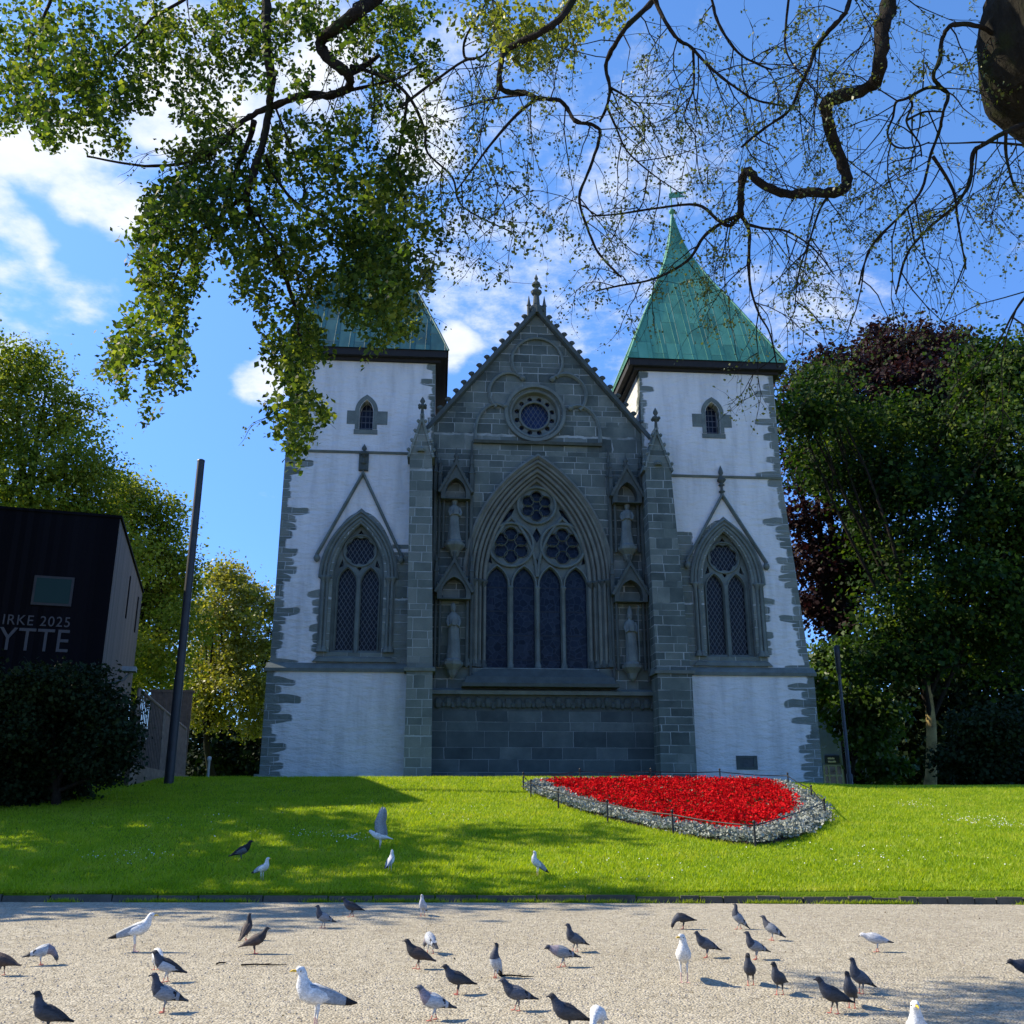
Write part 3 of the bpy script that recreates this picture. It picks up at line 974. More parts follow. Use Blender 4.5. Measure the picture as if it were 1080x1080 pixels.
    sweep(mb, [(uc - 1.62, 10.42), (uc, gab), (uc + 1.62, 10.42)], [(-.05, .0), (.06, .0), (.065, .13), (.0, .17), (-.05, .08)])
    for q in (-1, 1):
        mb.lathe(W(uc + q * 1.60, 0.10, 10.26), [(.02, -.12), (.10, -.05), (.13, .05), (.10, .14), (.03, .18)], 8)
    mb.build("gable_moulding", M_TRIM, wg)
    mb = MB()
    if side < 0: mb.box(uc - 0.19, uc + .19, -0.10, 0.0, gab + .12, gab + 0.85)
    finial(mb, uc, 0.08, gab + (0.0 if side > 0 else .4), fin_w - gab + (0 if side > 0 else -.4), 1.0)
    for k in range(3):
        mb.lathe(W(uc, 0.08, gab + .15 + .28 * k), [(.05, -.05), (.14, 0), (.05, .07)], 8)
    mb.build("finial", M_TRIM_D, wg)
    return t


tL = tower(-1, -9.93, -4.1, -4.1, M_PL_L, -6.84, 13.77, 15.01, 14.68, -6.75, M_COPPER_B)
tR = tower(1, 4.4, 10.62, 10.14, M_PL_R, 7.58, 13.23, 14.51, 14.04, 7.02, M_COPPER)
# little cellar vent in the right-hand tower
mb = MB()
plate(mb, [(7.42, 2.52), (8.22, 2.52), (8.22, 3.02), (7.42, 3.02)], [[(7.56, 2.62), (8.08, 2.62), (8.08, 2.93), (7.56, 2.93)]], 0.145, 0.0)
sheet(mb, [(7.5, 2.55), (8.1, 2.55), (8.1, 2.98), (7.5, 2.98)], 0.125, 1)
mb.build("cellar_vent", [M_TRIM_D, plain("vent_dark", (0.05, 0.06, 0.065), 0.8)], tR)

# weathervane on the right-hand spire
mb = MB()
au = 7.02
mb.tube([W(au, -3, 28.2), W(au, -3, 30.0)], 0.035, 6)
mb.lathe(W(au, -3, 28.55), [(.02, -.16), (.13, -.08), (.16, 0), (.13, .08), (.02, .16)], 10)
mb.add([W(au - .1, -3.02, 29.3), W(au + .75, -3.02, 29.42), W(au + .45, -3.02, 29.55), W(au + .85, -3.02, 29.75), W(au + .1, -3.02, 29.62), W(au - .1, -3.02, 29.55),
        W(au - .1, -2.98, 29.3), W(au + .75, -2.98, 29.42), W(au + .45, -2.98, 29.55), W(au + .85, -2.98, 29.75), W(au + .1, -2.98, 29.62), W(au - .1, -2.98, 29.55)],
       [(0, 1, 2, 5), (5, 2, 3, 4), (11, 8, 7, 6), (10, 9, 8, 11), (0, 6, 7, 1), (1, 7, 8, 2), (2, 8, 9, 3), (3, 9, 10, 4), (4, 10, 11, 5), (5, 11, 6, 0)])
mb.build("weathervane", M_COPPER, church)

# --- choir wall between the buttresses
UC = 0.12
mb = MB()
outerW = [(-4.2, 5.0), (4.5, 5.0), (4.5, 15.95), (UC, 21.32), (-4.2, 15.95)]
HM = arch(UC, 2.80, 9.65, 14.62, 6.22, 18)
HO = circ((0.03, 16.66), 1.08, 32)
plate(mb, outerW, [HM, HO], -0.2, -0.21)
mb.add([W(4.5, -.2, 15.95), W(UC, -.2, 21.32), W(-4.2, -.2, 15.95), W(4.5, -1.1, 15.95), W(UC, -1.1, 21.32), W(-4.2, -1.1, 15.95)], [(0, 3, 4, 1), (1, 4, 5, 2), (3, 5, 4)])
wall = mb.build("choir_wall", M_STONE, church)
mb = MB()
mb.box(-4.2, 4.5, 0.02, 1.0, 1.2, 4.6)
mb.build("wall_base", M_STONE_LOW, wall)
# the body of the church behind
mb = MB()
mb.box(-4.0, 4.3, 1.3, 26, 1.2, 15.2)
mb.build("choir_body", M_STONE, church)
mb = MB()
for q in (0,):
    mb.add([W(-4.3, -1.1, 15.2), W(4.6, -1.1, 15.2), W(UC, -1.1, 20.7), W(-4.3, -26, 15.2), W(4.6, -26, 15.2), W(UC, -26, 20.7)], [(0, 1, 2), (1, 4, 5, 2), (0, 2, 5, 3), (3, 5, 4), (0, 3, 4, 1)])
mb.build("choir_roof", M_LEAD, church)

# frieze, ledge, apron
mb = MB()
mb.box(-3.95, 4.4, 0.06, 0.5, 4.602, 5.2)
for i in range(22):
    u = -3.7 + i * 0.375
    mb.lathe(W(u, -0.05, 4.92 + random.uniform(-.03, .03)), [(.02, -.22), (.12, -.15), (.16, 0), (.12, .14), (.03, .2)], 7, smooth=False, sy=0.8, rot=random.random())
    mb.lathe(W(u + .19, -0.05, 4.80 + random.uniform(-.04, .04)), [(.02, -.12), (.09, -.05), (.09, .06), (.02, .13)], 6, smooth=False, rot=random.random())
    sweep(mb, circ((u + .19, 4.70), .19, 8, 0, math.pi, True), [(-.03, -.08), (.03, -.08), (.03, .0), (-.03, .0)])
mb.build("carved_frieze", M_TRIM_D, wall)
mb = MB()
mb.hexa([W(-3.95, .14, 5.203), W(4.4, .14, 5.203), W(4.4, -.4, 5.203), W(-3.95, -.4, 5.203), W(-3.95, .16, 5.34), W(4.4, .16, 5.34), W(4.4, -.2, 5.46), W(-3.95, -.2, 5.46)])
mb.build("ledge", M_TRIM, wall)
# gable coping with crockets, finial with pinnacles
mb = MB()
sweep(mb, [(4.75, 15.62), (UC, 21.36), (-4.5, 15.62)], [(-.10, -1.15), (-.10, .04), (.06, .06), (.10, -.06), (.10, -1.15)])
mb.build("gable_coping", M_TRIM_D, wall)
ckm = MB()
ckm.lathe((0, 0, 0), [(.045, -.02), (.04, .10), (.075, .14), (.12, .20), (.11, .27), (.04, .31)], 7)
ckm.lathe((0.09, 0, .22), [(.01, -.07), (.06, 0), (.01, .07)], 6)
ck0 = None
for q in (-1, 1):
    for k in range(14):
        t_ = 0.045 + 0.068 * k
        b = (4.75, 15.62) if q > 0 else (-4.5, 15.62)
        u, w = UC + (b[0] - UC) * t_, 21.40 + (b[1] - 21.36) * t_
        if ck0 is None:
            ck = ck0 = ckm.build("crocket", M_TRIM_D, wall)
        else:
            ck = ck0.copy()
            COL.objects.link(ck)
        ck.location = W(u, -0.08, w + .07)
        ck.scale = (q, 1, 1)
mb = MB()
mb.lathe(W(UC, -.2, 21.2), [(.30, 0), (.28, .35), (.16, .42), (.12, .9), (.22, 1.0), (.25, 1.1), (.1, 1.2), (.1, 1.3), (.2, 1.4), (.18, 1.5), (.07, 1.6), (.06, 1.66), (.09, 1.74), (.01, 1.95)], 8, smooth=False)
for q in (-1, 1):
    mb.lathe(W(UC + q * .33, -.12, 21.05), [(.08, 0), (.08, .5), (.11, .52), (.07, .62), (.01, 1.0)], 6, smooth=False)
mb.build("gable_finial", M_TRIM_D, wall)
# blind tracery on the gable
mb = MB()
prof = [(-.06, -.2), (.07, -.2), (.075, -.08), (.01, -.05), (-.06, -.14)]


def pxs(lst):
    return [((px - 567) * 0.0394 + UC + 0.02, 16.66 + (437 - py) * 0.0415) for px, py in lst]


sweep(mb, circ((0.13, 19.0), 1.08, 22, R(-42), R(222), True), prof)
for q in (1, -1):
    arc1 = [(0.13 + q * (d[0]), d[1]) for d in [(0.62, 18.22), (1.0, 18.42), (1.45, 18.38), (1.85, 18.05), (2.02, 17.6), (1.92, 17.1), (1.72, 16.86)]]
    arc2 = [(0.13 + q * d[0], d[1]) for d in [(1.36, 16.92), (1.7, 17.02), (2.1, 16.86), (2.42, 16.45), (2.55, 15.95), (2.56, 15.42)]]
    for a_ in (arc1, arc2):
        # round the polyline
        ps = []
        for i in range(len(a_) - 1):
            p0 = a_[max(i - 1, 0)]; p1 = a_[i]; p2 = a_[i + 1]; p3 = a_[min(i + 2, len(a_) - 1)]
            for s_ in range(4):
                t_ = s_ / 4
                ps.append(tuple(0.5 * ((2 * p1[j]) + (-p0[j] + p2[j]) * t_ + (2 * p0[j] - 5 * p1[j] + 4 * p2[j] - p3[j]) * t_ ** 2 + (-p0[j] + 3 * p1[j] - 3 * p2[j] + p3[j]) * t_ ** 3) for j in (0, 1)))
        ps.append(a_[-1])
        sweep(mb, ps if q < 0 else ps, prof if q < 0 else prof)
    for bu, bw_ in ((0.62, 18.2), (1.36, 16.92)):
        mb.lathe(W(0.13 + q * bu, -0.12, bw_), [(.02, -.12), (.12, -.05), (.13, .03), (.03, .12)], 8)
mb.build("blind_tracery", M_TRIM, wall)
mb = MB()
mb.hexa([W(-2.5, -.05, 15.27), W(2.75, -.05, 15.27), W(2.75, -.25, 15.27), W(-2.5, -.25, 15.27), W(-2.5, .0, 15.38), W(2.75, .0, 15.38), W(2.75, -.25, 15.46), W(-2.5, -.25, 15.46)])
mb.build("gable_ledge", M_TRIM_D, wall)

# --- oculus
oc = MB()
sheet(oc, circ((0.03, 16.66), 1.12, 32), -0.66)
oco = oc.build("oculus_window", M_GLASS_OC, church)
mb = MB()
loft2(mb, circ((0.03, 16.66), 1.08, 36), -0.2, circ((0.03, 16.66), 0.92, 36), -0.55, closed=True)
plate(mb, circ((0.03, 16.66), 0.93, 36), [circ((0.03, 16.66), 0.60, 30)] + [circ((0.03 + .755 * math.cos(a), 16.66 + .755 * math.sin(a)), .105, 8) for a in [2 * math.pi * k / 12 + .26 for k in range(12)]], -.48, -.62)
sweep(mb, circ((0.03, 16.66), .62, 36), roll(.055, -.46), closed=True, smooth=True)
sweep(mb, circ((0.03, 16.66), 1.02, 36), roll(.07, -.26), closed=True, smooth=True)
sweep(mb, circ((0.03, 16.66), 1.20, 36), [(-.09, -.2), (.09, -.2), (.06, -.06), (-.06, -.06)], closed=True)
mb.build("oculus_ring", M_TRIM, oco)

# --- main window
mw = MB()
sheet(mw, [(UC - 2.05, 6.2), (UC + 2.05, 6.2), (UC + 2.05, 14), (UC - 2.05, 14)], -0.98)
mwo = mw.build("main_window", M_GLASS_MAIN, church)
mb = MB()
inner = arch(UC, 2.02, 9.65, 13.85, 6.24, 18)
lts = []
for a, b in ((-1.90, -1.06), (-0.83, 0.02), (0.22, 1.05), (1.24, 2.09)):
    lts.append(arch((a + b) / 2, (b - a) / 2, 9.55, 10.28, 6.28, 9))
roses = [((-0.92, 11.2), .86), ((1.16, 11.2), .86), ((UC, 12.86), .74)]
holes = list(lts)
for c_, r_ in roses:
    holes.append(foil(c_, r_ * 0.55, r_ * 0.31, 6, R(30), 9))
# spandrel openings
holes += [[(UC, 11.95), (UC - .17, 11.62), (UC, 11.3), (UC + .17, 11.62)], [(UC - .16, 10.42), (UC, 10.66), (UC + .16, 10.42), (UC, 10.28)],
          [(-1.62, 12.1), (-1.02, 12.2), (-0.78, 12.72), (-0.98, 13.0)], [(1.86, 12.1), (1.22, 13.0), (1.02, 12.72), (1.26, 12.2)],
          [(-1.86, 10.5), (-1.66, 10.42), (-1.74, 10.72), (-1.84, 10.85)], [(2.1, 10.5), (2.08, 10.85), (1.98, 10.72), (1.9, 10.42)]]
plate(mb, inner, holes, -.78, -.95)
for l in lts:
    sweep(mb, l, [(0.01, -.78), (.10, -.78), (.085, -.67), (.03, -.67)])
for c_, r_ in roses:
    sweep(mb, circ(c_, r_ + .03, 32), bar(.10, -.80, -.64), closed=True)
    for k in range(6):
        a = R(30) + k * math.pi / 3
        sweep(mb, circ((c_[0] + r_ * .55 * math.cos(a), c_[1] + r_ * .55 * math.sin(a)), r_ * .325, 14), [(-.018, -.79), (.03, -.79), (.012, -.72)], closed=True)
for u in (-0.945, 0.12, 1.145):
    mb.lathe(W(u, -.70, 6.26), [(.13, 0), (.13, .15), (.085, .25), (.075, .3), (.075, 3.05), (.11, 3.15), (.13, 3.22), (.07, 3.26)], 8)
# pointed sub-arches
for c_ in (-0.91, 1.16):
    sweep(mb, arch(c_, 1.01, 9.9, 12.35, 9.6, 12)[1:-1], bar(.11, -.8, -.66))
mb.build("tracery", M_TRIM_L, mwo)
mb = MB()
loft2(mb, HM, -0.2, inner, -0.8)
for k, (a, vv, r_, ap) in enumerate(((2.10, -.66, .085, 13.95), (2.28, -.52, .07, 14.1), (2.44, -.40, .085, 14.26), (2.62, -.28, .07, 14.45), (2.76, -.18, .075, 14.58))):
    sweep(mb, arch(UC, a, 9.65, ap, 6.3, 18), roll(r_, vv), smooth=True)
sweep(mb, arch(UC, 2.86, 9.6, 14.72, 9.5, 18)[1:-1], [(-.05, -.2), (.10, -.2), (.12, -.06), (.03, .0), (-.05, -.1)])
mb.build("arch_moulding", M_TRIM_B, mwo)
for q in (-1, 1):
    for a, vv in ((2.12, -.64), (2.32, -.48), (2.54, -.34), (2.76, -.16)):
        mb = MB()
        mb.lathe(W(UC + q * a, vv, 9.42), [(0.07, 0), (0.09, .06), (0.12, .14), (0.17, .22), (.17, .28), (.1, .3)], 8)
        mb.lathe(W(UC + q * a, vv, 6.28), [(0.15, 0), (0.15, .12), (.10, .18), (.12, .24), (.07, .3)], 8)
        mb.tube([W(UC + q * a, vv, 6.5), W(UC + q * a, vv, 9.5)], .062, 8)
        mb.build("shaft", M_TRIM_D, mwo)
mb = MB()   # deep sloping sill
mb.hexa([W(UC - 2.95, .42, 5.47), W(UC + 2.95, .42, 5.47), W(UC + 2.95, -.5, 5.47), W(UC - 2.95, -.5, 5.47), W(UC - 2.92, .44, 5.60), W(UC + 2.92, .44, 5.60), W(UC + 2.92, -.5, 5.60), W(UC - 2.92, -.5, 5.60)])
mb.hexa([W(UC - 2.85, .36, 5.602), W(UC + 2.85, .36, 5.602), W(UC + 2.85, -.5, 5.602), W(UC - 2.85, -.5, 5.602), W(UC - 2.75, .22, 5.86), W(UC + 2.75, .22, 5.86), W(UC + 2.75, -.5, 5.86), W(UC - 2.75, -.5, 5.86)])
mb.hexa([W(UC - 2.65, .14, 5.862), W(UC + 2.65, .14, 5.862), W(UC + 2.65, -.85, 5.862), W(UC - 2.65, -.85, 5.862), W(UC - 2.1, -.25, 6.25), W(UC + 2.1, -.25, 6.25), W(UC + 2.1, -.95, 6.27), W(UC - 2.1, -.95, 6.27)])
mb.build("sill", M_TRIM_D, mwo)

# --- buttresses
def buttress(us, mat, fin):
    """us: list of (w, u0, u1)"""
    mb = MB()
    vf = 0.85
    for (w0, a0, b0), (w1, a1, b1) in zip(us[:-1], us[1:]):
        vv = vf + (0.10 if w1 <= 6.0 else 0)
        mb.hexa([W(a0, vv, w0), W(b0, vv, w0), W(b0, -.3, w0), W(a0, -.3, w0), W(a1, vv, w1 - .002), W(b1, vv, w1 - .002), W(b1, -.3, w1 - .002), W(a1, -.3, w1 - .002)])
    o_ = mb.build("buttress", mat, church)
    w0, a0, b0 = us[-1]
    c_ = (a0 + b0) / 2
    mb = MB()
    h_ = 1.62
    mb.add([W(a0, vf, w0), W(b0, vf, w0), W(c_, vf, w0 + h_), W(a0, -.3, w0), W(b0, -.3, w0), W(c_, -.3, w0 + h_)], [(0, 1, 2), (1, 4, 5, 2), (0, 2, 5, 3), (3, 5, 4)])
    for q, e in ((-1, a0), (1, b0)):
        p0, p1 = (e + q * .10, w0 - .06), (c_, w0 + h_ + .14)
        d_ = Vector((p1[0] - p0[0], p1[1] - p0[1])).normalized()
        n_ = Vector((d_.y, -d_.x)) * q * .09
        mb.hexa([W(p0[0], vf + .07, p0[1]), W(p1[0], vf + .07, p1[1]), W(p1[0], -.3, p1[1]), W(p0[0], -.3, p0[1])] + [W(p[0] - n_.x, v_, p[1] - n_.y) for p, v_ in ((p0, vf + .07), (p1, vf + .07), (p1, -.3), (p0, -.3))])
        for k in range(4):
            t_ = .12 + .22 * k
            mb.lathe(W(p0[0] + (p1[0] - p0[0]) * t_ + q * .03, vf + .02, p0[1] + (p1[1] - p0[1]) * t_ + .05), [(.02, -.05), (.07, .02), (.06, .08), (.01, .12)], 6)
    mb.lathe(W(c_, vf + .04, w0 + .15), [(.16, 0), (.18, .1), (.02, .2)], 6, smooth=False)
    mb.build("gablet", mat, o_)
    mb = MB()
    finial(mb, c_, vf - .02, w0 + h_ + .05, fin - w0 - h_, 1.05)
    mb.build("finial", M_TRIM_D, o_)
    # set-off course wrapping the buttress
    w6 = [x_ for x_ in us if 5.9 < x_[0] < 6.1][0]
    mb = MB()
    mb.hexa([W(w6[1] - .1, vf + .18, 5.93), W(w6[2] + .1, vf + .18, 5.93), W(w6[2] + .1, -.2, 5.93), W(w6[1] - .1, -.2, 5.93), W(w6[1] - .1, vf + .2, 6.05), W(w6[2] + .1, vf + .2, 6.05), W(w6[2] + .02, -.2, 6.26), W(w6[1] - .02, -.2, 6.26)])
    mb.build("set_off_course", M_TRIM, o_)
    return o_


buttress([(1.2, -4.86, -3.86), (5.95, -4.86, -3.92), (14.3, -5.0, -4.14)], M_BUTT, 16.75)
buttress([(1.2, 4.36, 5.68), (5.95, 4.40, 5.70), (14.0, 4.30, 5.32)], M_STONE, 16.6)

# --- niches with canopies, and statues standing in them
def niche(uc, wb, ws, wa, wp, half=.52):
    mb = MB()
    vw = -.2
    # pedestal corbel
    mb.lathe(W(uc, 0.0, wb - .62), [(.05, 0), (.14, .1), (.22, .3), (.36, .45), (.40, .5), (.40, .6), (.3, .61)], 8, smooth=False)
    o_ = mb.build("niche", M_TRIM, church)
    mb = MB()
    for q in (-1, 1):
        mb.tube([W(uc + q * half, -.06, wb - .2), W(uc + q * half, -.06, ws)], .06, 6)
        mb.tube([W(uc + q * (half + .16), -.13, wb - .6), W(uc + q * (half + .16), -.13, wa + .2)], .06, 6)
        mb.lathe(W(uc + q * half, -.06, ws - .25), [(.06, 0), (.11, .12), (.12, .2), (.05, .22)], 6)
    mb.build("shafts", M_TRIM_D, o_)
    mb = MB()
    # gabled canopy with pointed arch
    ar = arch(uc, half - .06, ws, ws + .62, ws - .22, 7)
    plate(mb, [(uc - half - .12, ws - .2), (uc - half + .04, ws - .21)] + [] if False else [(uc - half - .12, ws - .24), (uc - half - .06, ws - .24)] + ar[0:0] + [(uc + half + .06, ws - .24), (uc + half + .12, ws - .24), (uc + half + .12, ws + .15), (uc, wa), (uc - half - .12, ws + .15)],
          [[(p[0], max(p[1], ws - .20)) for p in ar]], .30, -.2)
    sweep(mb, [(uc + half + .2, ws + .02), (uc, wa + .12), (uc - half - .2, ws + .02)], [(-.05, -.2), (-.05, .36), (.05, .36), (.06, -.2)])
    for q in (-1, 1):
        for k in range(4):
            t_ = .15 + .2 * k
            mb.lathe(W(uc + q * (half + .2) * (1 - t_), .3, ws + .1 + (wa - ws) * t_), [(.02, -.03), (.07, .03), (.05, .09), (.01, .12)], 6)
        mb.lathe(W(uc + q * (half + .16), .05, ws + .1), [(.10, 0), (.10, .75), (.13, .78), (.09, .85), (.05, 1.15), (.08, 1.2), (.01, 1.45)], 4, smooth=False, rot=.785)
    mb.build("canopy", M_TRIM_D, o_)
    mb = MB()
    mb.lathe(W(uc, .1, wa - .1), [(.12, 0), (.10, .3), (.13, .33), (.06, (wp - wa) * .55), (.10, (wp - wa) * .62), (.11, (wp - wa) * .7), (.03, (wp - wa) * .85), (.005, wp - wa + .1)], 8)
    mb.build("pinnacle", M_TRIM_D, o_)


def statue(uc, wb, h, label, bishop=False, turn=0.0, seed=1):
    rr = random.Random(seed)
    mb = MB()
    n = 22
    prof = [(0, .30, .24), (.04, .31, .25), (.15, .27, .22), (.35, .235, .20), (.50, .225, .20), (.60, .235, .20), (.70, .25, .18), (.765, .235, .16), (.80, .17, .13), (.822, .10, .10), (.84, .09, .095), (.86, .115, .125), (.90, .132, .145), (.94, .13, .14), (.975, .095, .10), (1.0, .03, .03)]
    if bishop: prof = prof[:-2] + [(.96, .11, .11), (1.02, .10, .08), (1.08, .05, .04), (1.10, .01, .01)]
    rs = []
    for t_, a, b in prof:
        ring = []
        for k in range(n):
            th = 2 * math.pi * k / n
            fold = 1 + (0.10 * math.cos(7 * th + seed + 3 * t_) if t_ < .62 else (.05 * math.cos(5 * th) if t_ < .8 else 0))
            sw = .03 * math.sin(3 * t_ + seed)
            ring.append((a * .86 * fold * math.cos(th) + sw, b * .86 * fold * math.sin(th), t_ * h))
        rs.append(ring)
    mb.rings(rs)
    # arms folded in front, holding a book or staff
    for q in (-1, 1):
        mb.tube([(q * .17, 0, .76 * h), (q * .23, -.04, .66 * h), (q * .19, -.12, .57 * h), (q * .05, -.2, .62 * h)], [.07, .07, .06, .045], 8)
    mb.box(-.07, .09, -.27, -.20, .58 * h, .70 * h)
    mb.lathe((0, 0, -.14), [(.30, 0), (.33, .04), (.33, .1), (.28, .139)], 8, smooth=False)
    # nose and beard
    mb.lathe((0, -.11, .905 * h), [(.005, -.05), (.025, -.02), (.012, .03)], 6)
    mb.lathe((0, -.085, .86 * h), [(.01, -.10), (.05, -.03), (.05, .03), (.02, .05)], 7)
    if bishop: mb.tube([(.27, -.2, .02), (.27, -.2, .98 * h), (.32, -.22, 1.06 * h), (.24, -.22, 1.08 * h)], .022, 6)
    p = church.matrix_world if False else None
    M_ = Matrix.Translation(CO) @ Matrix.Rotation(YAW, 4, 'Z')
    o_ = mb.build("statue", M_STATUE)
    o_.location = M_ @ Vector(W(uc, 0.0, wb))
    o_.rotation_euler = (0, 0, YAW + turn)
    tag(o_, label, "statue", "stone statues in the niches beside the main window")


for us, lo, hi in ((-3.18, 6.42, 11.02), (3.66, 6.36, 11.0)):
    niche(us, lo, 9.0, 10.15, 11.0)
    niche(us, hi, 13.0, 14.15, 14.95, .46)
statue(-3.18, 6.52, 2.15, "tall grey stone statue in the lower niche left of the main window", False, .1, 1)
statue(3.66, 6.46, 2.0, "grey stone statue holding a staff in the lower niche right of the main window", True, -.1, 2)
statue(-3.2, 11.12, 1.75, "small stone statue in the upper niche left of the main window", False, .15, 3)
statue(3.66, 11.1, 1.75, "small stone statue in the upper niche right of the main window", False, -.15, 4)
# crocketed pinnacles either side of the upper niches
for u, top in ((-3.98, 15.2), (-2.55, 15.35), (3.0, 15.2), (4.28, 15.0)):
    mb = MB()
    mb.lathe(W(u, -.08, 9.2), [(.08, 0), (.08, 3.9), (.12, 4.0), (.12, 4.7), (.16, 4.75), (.1, 4.9), (.02, top - 9.2)], 6, smooth=False)
    for k in range(4):
        mb.lathe(W(u, -.08, 14.05 + k * .26), [(.03, -.06), (.13 - .02 * k, 0), (.03, .08)], 5, smooth=False)
    mb.build("pinnacle", M_TRIM_D, wall)

# ------------------------------------------------------------------ flower bed
def lawn_at(px, py):
    """point of the lawn seen at a photo pixel"""
    d = ray(px, py)
    lo, hi = 14.0, 34.0
    for _ in range(60):
        m_ = (lo + hi) / 2
        p = Vector((0, 0, EYE)) + d * (m_ / d.y)
        if p.z > lawn_z(p.x, p.y): lo = m_
        else: hi = m_
    return Vector((0, 0, EYE)) + d * (lo / d.y)


def smooth_closed(pts, n=6):
    out_ = []
    k = len(pts)
    for i in range(k):
        p0, p1, p2, p3 = (pts[(i + j) % k] for j in (-1, 0, 1, 2))
        for s_ in range(n):
            t = s_ / n
            out_.append(0.5 * ((2 * p1) + (p2 - p0) * t + (2 * p0 - 5 * p1 + 4 * p2 - p3) * t * t + (3 * p1 - p0 - 3 * p2 + p3) * t ** 3))
    return out_


def smooth_open(pts, n=6):
    out_ = []
    k = len(pts)
    for i in range(k - 1):
        p0, p1, p2, p3 = pts[max(i - 1, 0)], pts[i], pts[i + 1], pts[min(i + 2, k - 1)]
        for s_ in range(n):
            t = s_ / n
            out_.append(0.5 * ((2 * p1) + (p2 - p0) * t + (2 * p0 - 5 * p1 + 4 * p2 - p3) * t * t + (3 * p1 - p0 - 3 * p2 + p3) * t ** 3))
    out_.append(pts[-1])
    return out_


BED_PX = [(557, 833), (575, 828.5), (650, 827), (740, 827), (815, 828.5), (838, 835), (862, 851), (871, 863), (862, 874), (838, 885), (798, 891.5), (745, 886), (690, 874.5), (640, 863), (590, 848)]
RED_PX = [(578, 829.5), (650, 827.6), (740, 827.6), (808, 829.5), (832, 842), (840, 853), (832, 869), (808, 879.5), (775, 883.5), (735, 878.5), (690, 868.5), (640, 856.5), (600, 842)]
bed = smooth_closed([lawn_at(*p) for p in BED_PX], 5)
red = smooth_closed([lawn_at(*p) for p in RED_PX], 5)


def inside(poly, x, y):
    c = False
    n = len(poly)
    for i in range(n):
        a, b = poly[i], poly[i - 1]
        if (a.y > y) != (b.y > y) and x < (b.x - a.x) * (y - a.y) / (b.y - a.y) + a.x: c = not c
    return c


M_SOIL = plain("dark_bed_soil", (0.035, 0.026, 0.019), 0.95, 0.4, 20)
bedo = empty("flower_bed", lawn_at(720, 860), 0, "heart shaped flower bed of red blooms edged with silver leaves before the cathedral", "flower bed")
inv = Vector(bedo.location)
mb = MB()
cen = sum(bed, Vector()) / len(bed)
rs = []
for s_, hgt in ((1.0, 0.0), (0.985, 0.05), (0.8, 0.07), (0.4, 0.08), (0.02, 0.08)):
    ring = []
    for p in bed:
        x_, y_ = cen.x + (p.x - cen.x) * s_, cen.y + (p.y - cen.y) * s_
        ring.append((x_ - inv.x, y_ - inv.y, lawn_z(x_, y_) + hgt - inv.z - (.02 if s_ == 1 else 0)))
    rs.append(ring)
mb.rings(rs)
mb.build("soil", M_SOIL, bedo)


def scatter(poly, n, exclude=None):
    x0, x1 = min(p.x for p in poly), max(p.x for p in poly)
    y0, y1 = min(p.y for p in poly), max(p.y for p in poly)
    res = []
    while len(res) < n:
        x_, y_ = random.uniform(x0, x1), random.uniform(y0, y1)
        if inside(poly, x_, y_) and not (exclude and inside(exclude, x_, y_)): res.append((x_, y_))
    return res


def bed_plants(name, pts, per, spread, h0, h1, size, mat, up, label):
    P = np.array([(x_ - inv.x, y_ - inv.y, lawn_z(x_, y_) + 0.05 - inv.z) for x_, y_ in pts])
    hh = h0 + (h1 - h0) * rng.random(len(P))
    c = np.repeat(P, per, 0)
    off = rng.normal(size=c.shape) * np.array([spread, spread, 0])
    c = c + off
    c[:, 2] += np.repeat(hh, per) * (0.55 + 0.5 * rng.random(len(c)))
    n_ = rng.normal(size=c.shape) + np.array([0, 0, up])
    o_ = np_mesh(name, leaf_quads(c, size * (0.6 + 0.8 * rng.random(len(c))), n_, 0.8), 4, mat, bedo)
    o_['kind'] = 'stuff'
    if label: o_['label'] = label
    return o_


M_RED = leaf_mat("red_petals", [(0.22, 0.003, 0.005), (0.52, 0.006, 0.010), (0.66, 0.015, 0.018)], trans=0.25, tcol=(1.0, 0.5, 0.5), rough=0.8, clump=2.0, spec=.05)
M_REDLEAF = leaf_mat("bronze_bedding_leaf", [(0.03, 0.035, 0.012), (0.06, 0.07, 0.02)], trans=0.2, clump=2.0)
M_SILVER = leaf_mat("silver_leaf", [(0.11, 0.13, 0.10), (0.235, 0.26, 0.22), (0.43, 0.45, 0.40)], trans=0.15, tcol=(1, 1, 1), rough=0.7, clump=2.0)
redp = scatter(red, 2600)
bed_plants("bedding_leaves", redp, 7, 0.10, 0.06, 0.14, 0.10, M_REDLEAF, 0.6, None)
bed_plants("red_flowers", redp, 15, 0.085, 0.11, 0.23, 0.06, M_RED, 0.45, "bright red bedding flowers")
bed_plants("silver_foliage", scatter(bed, 1500, red), 26, 0.10, 0.03, 0.18, 0.065, M_SILVER, 0.3, "silver grey leafy edging plants")

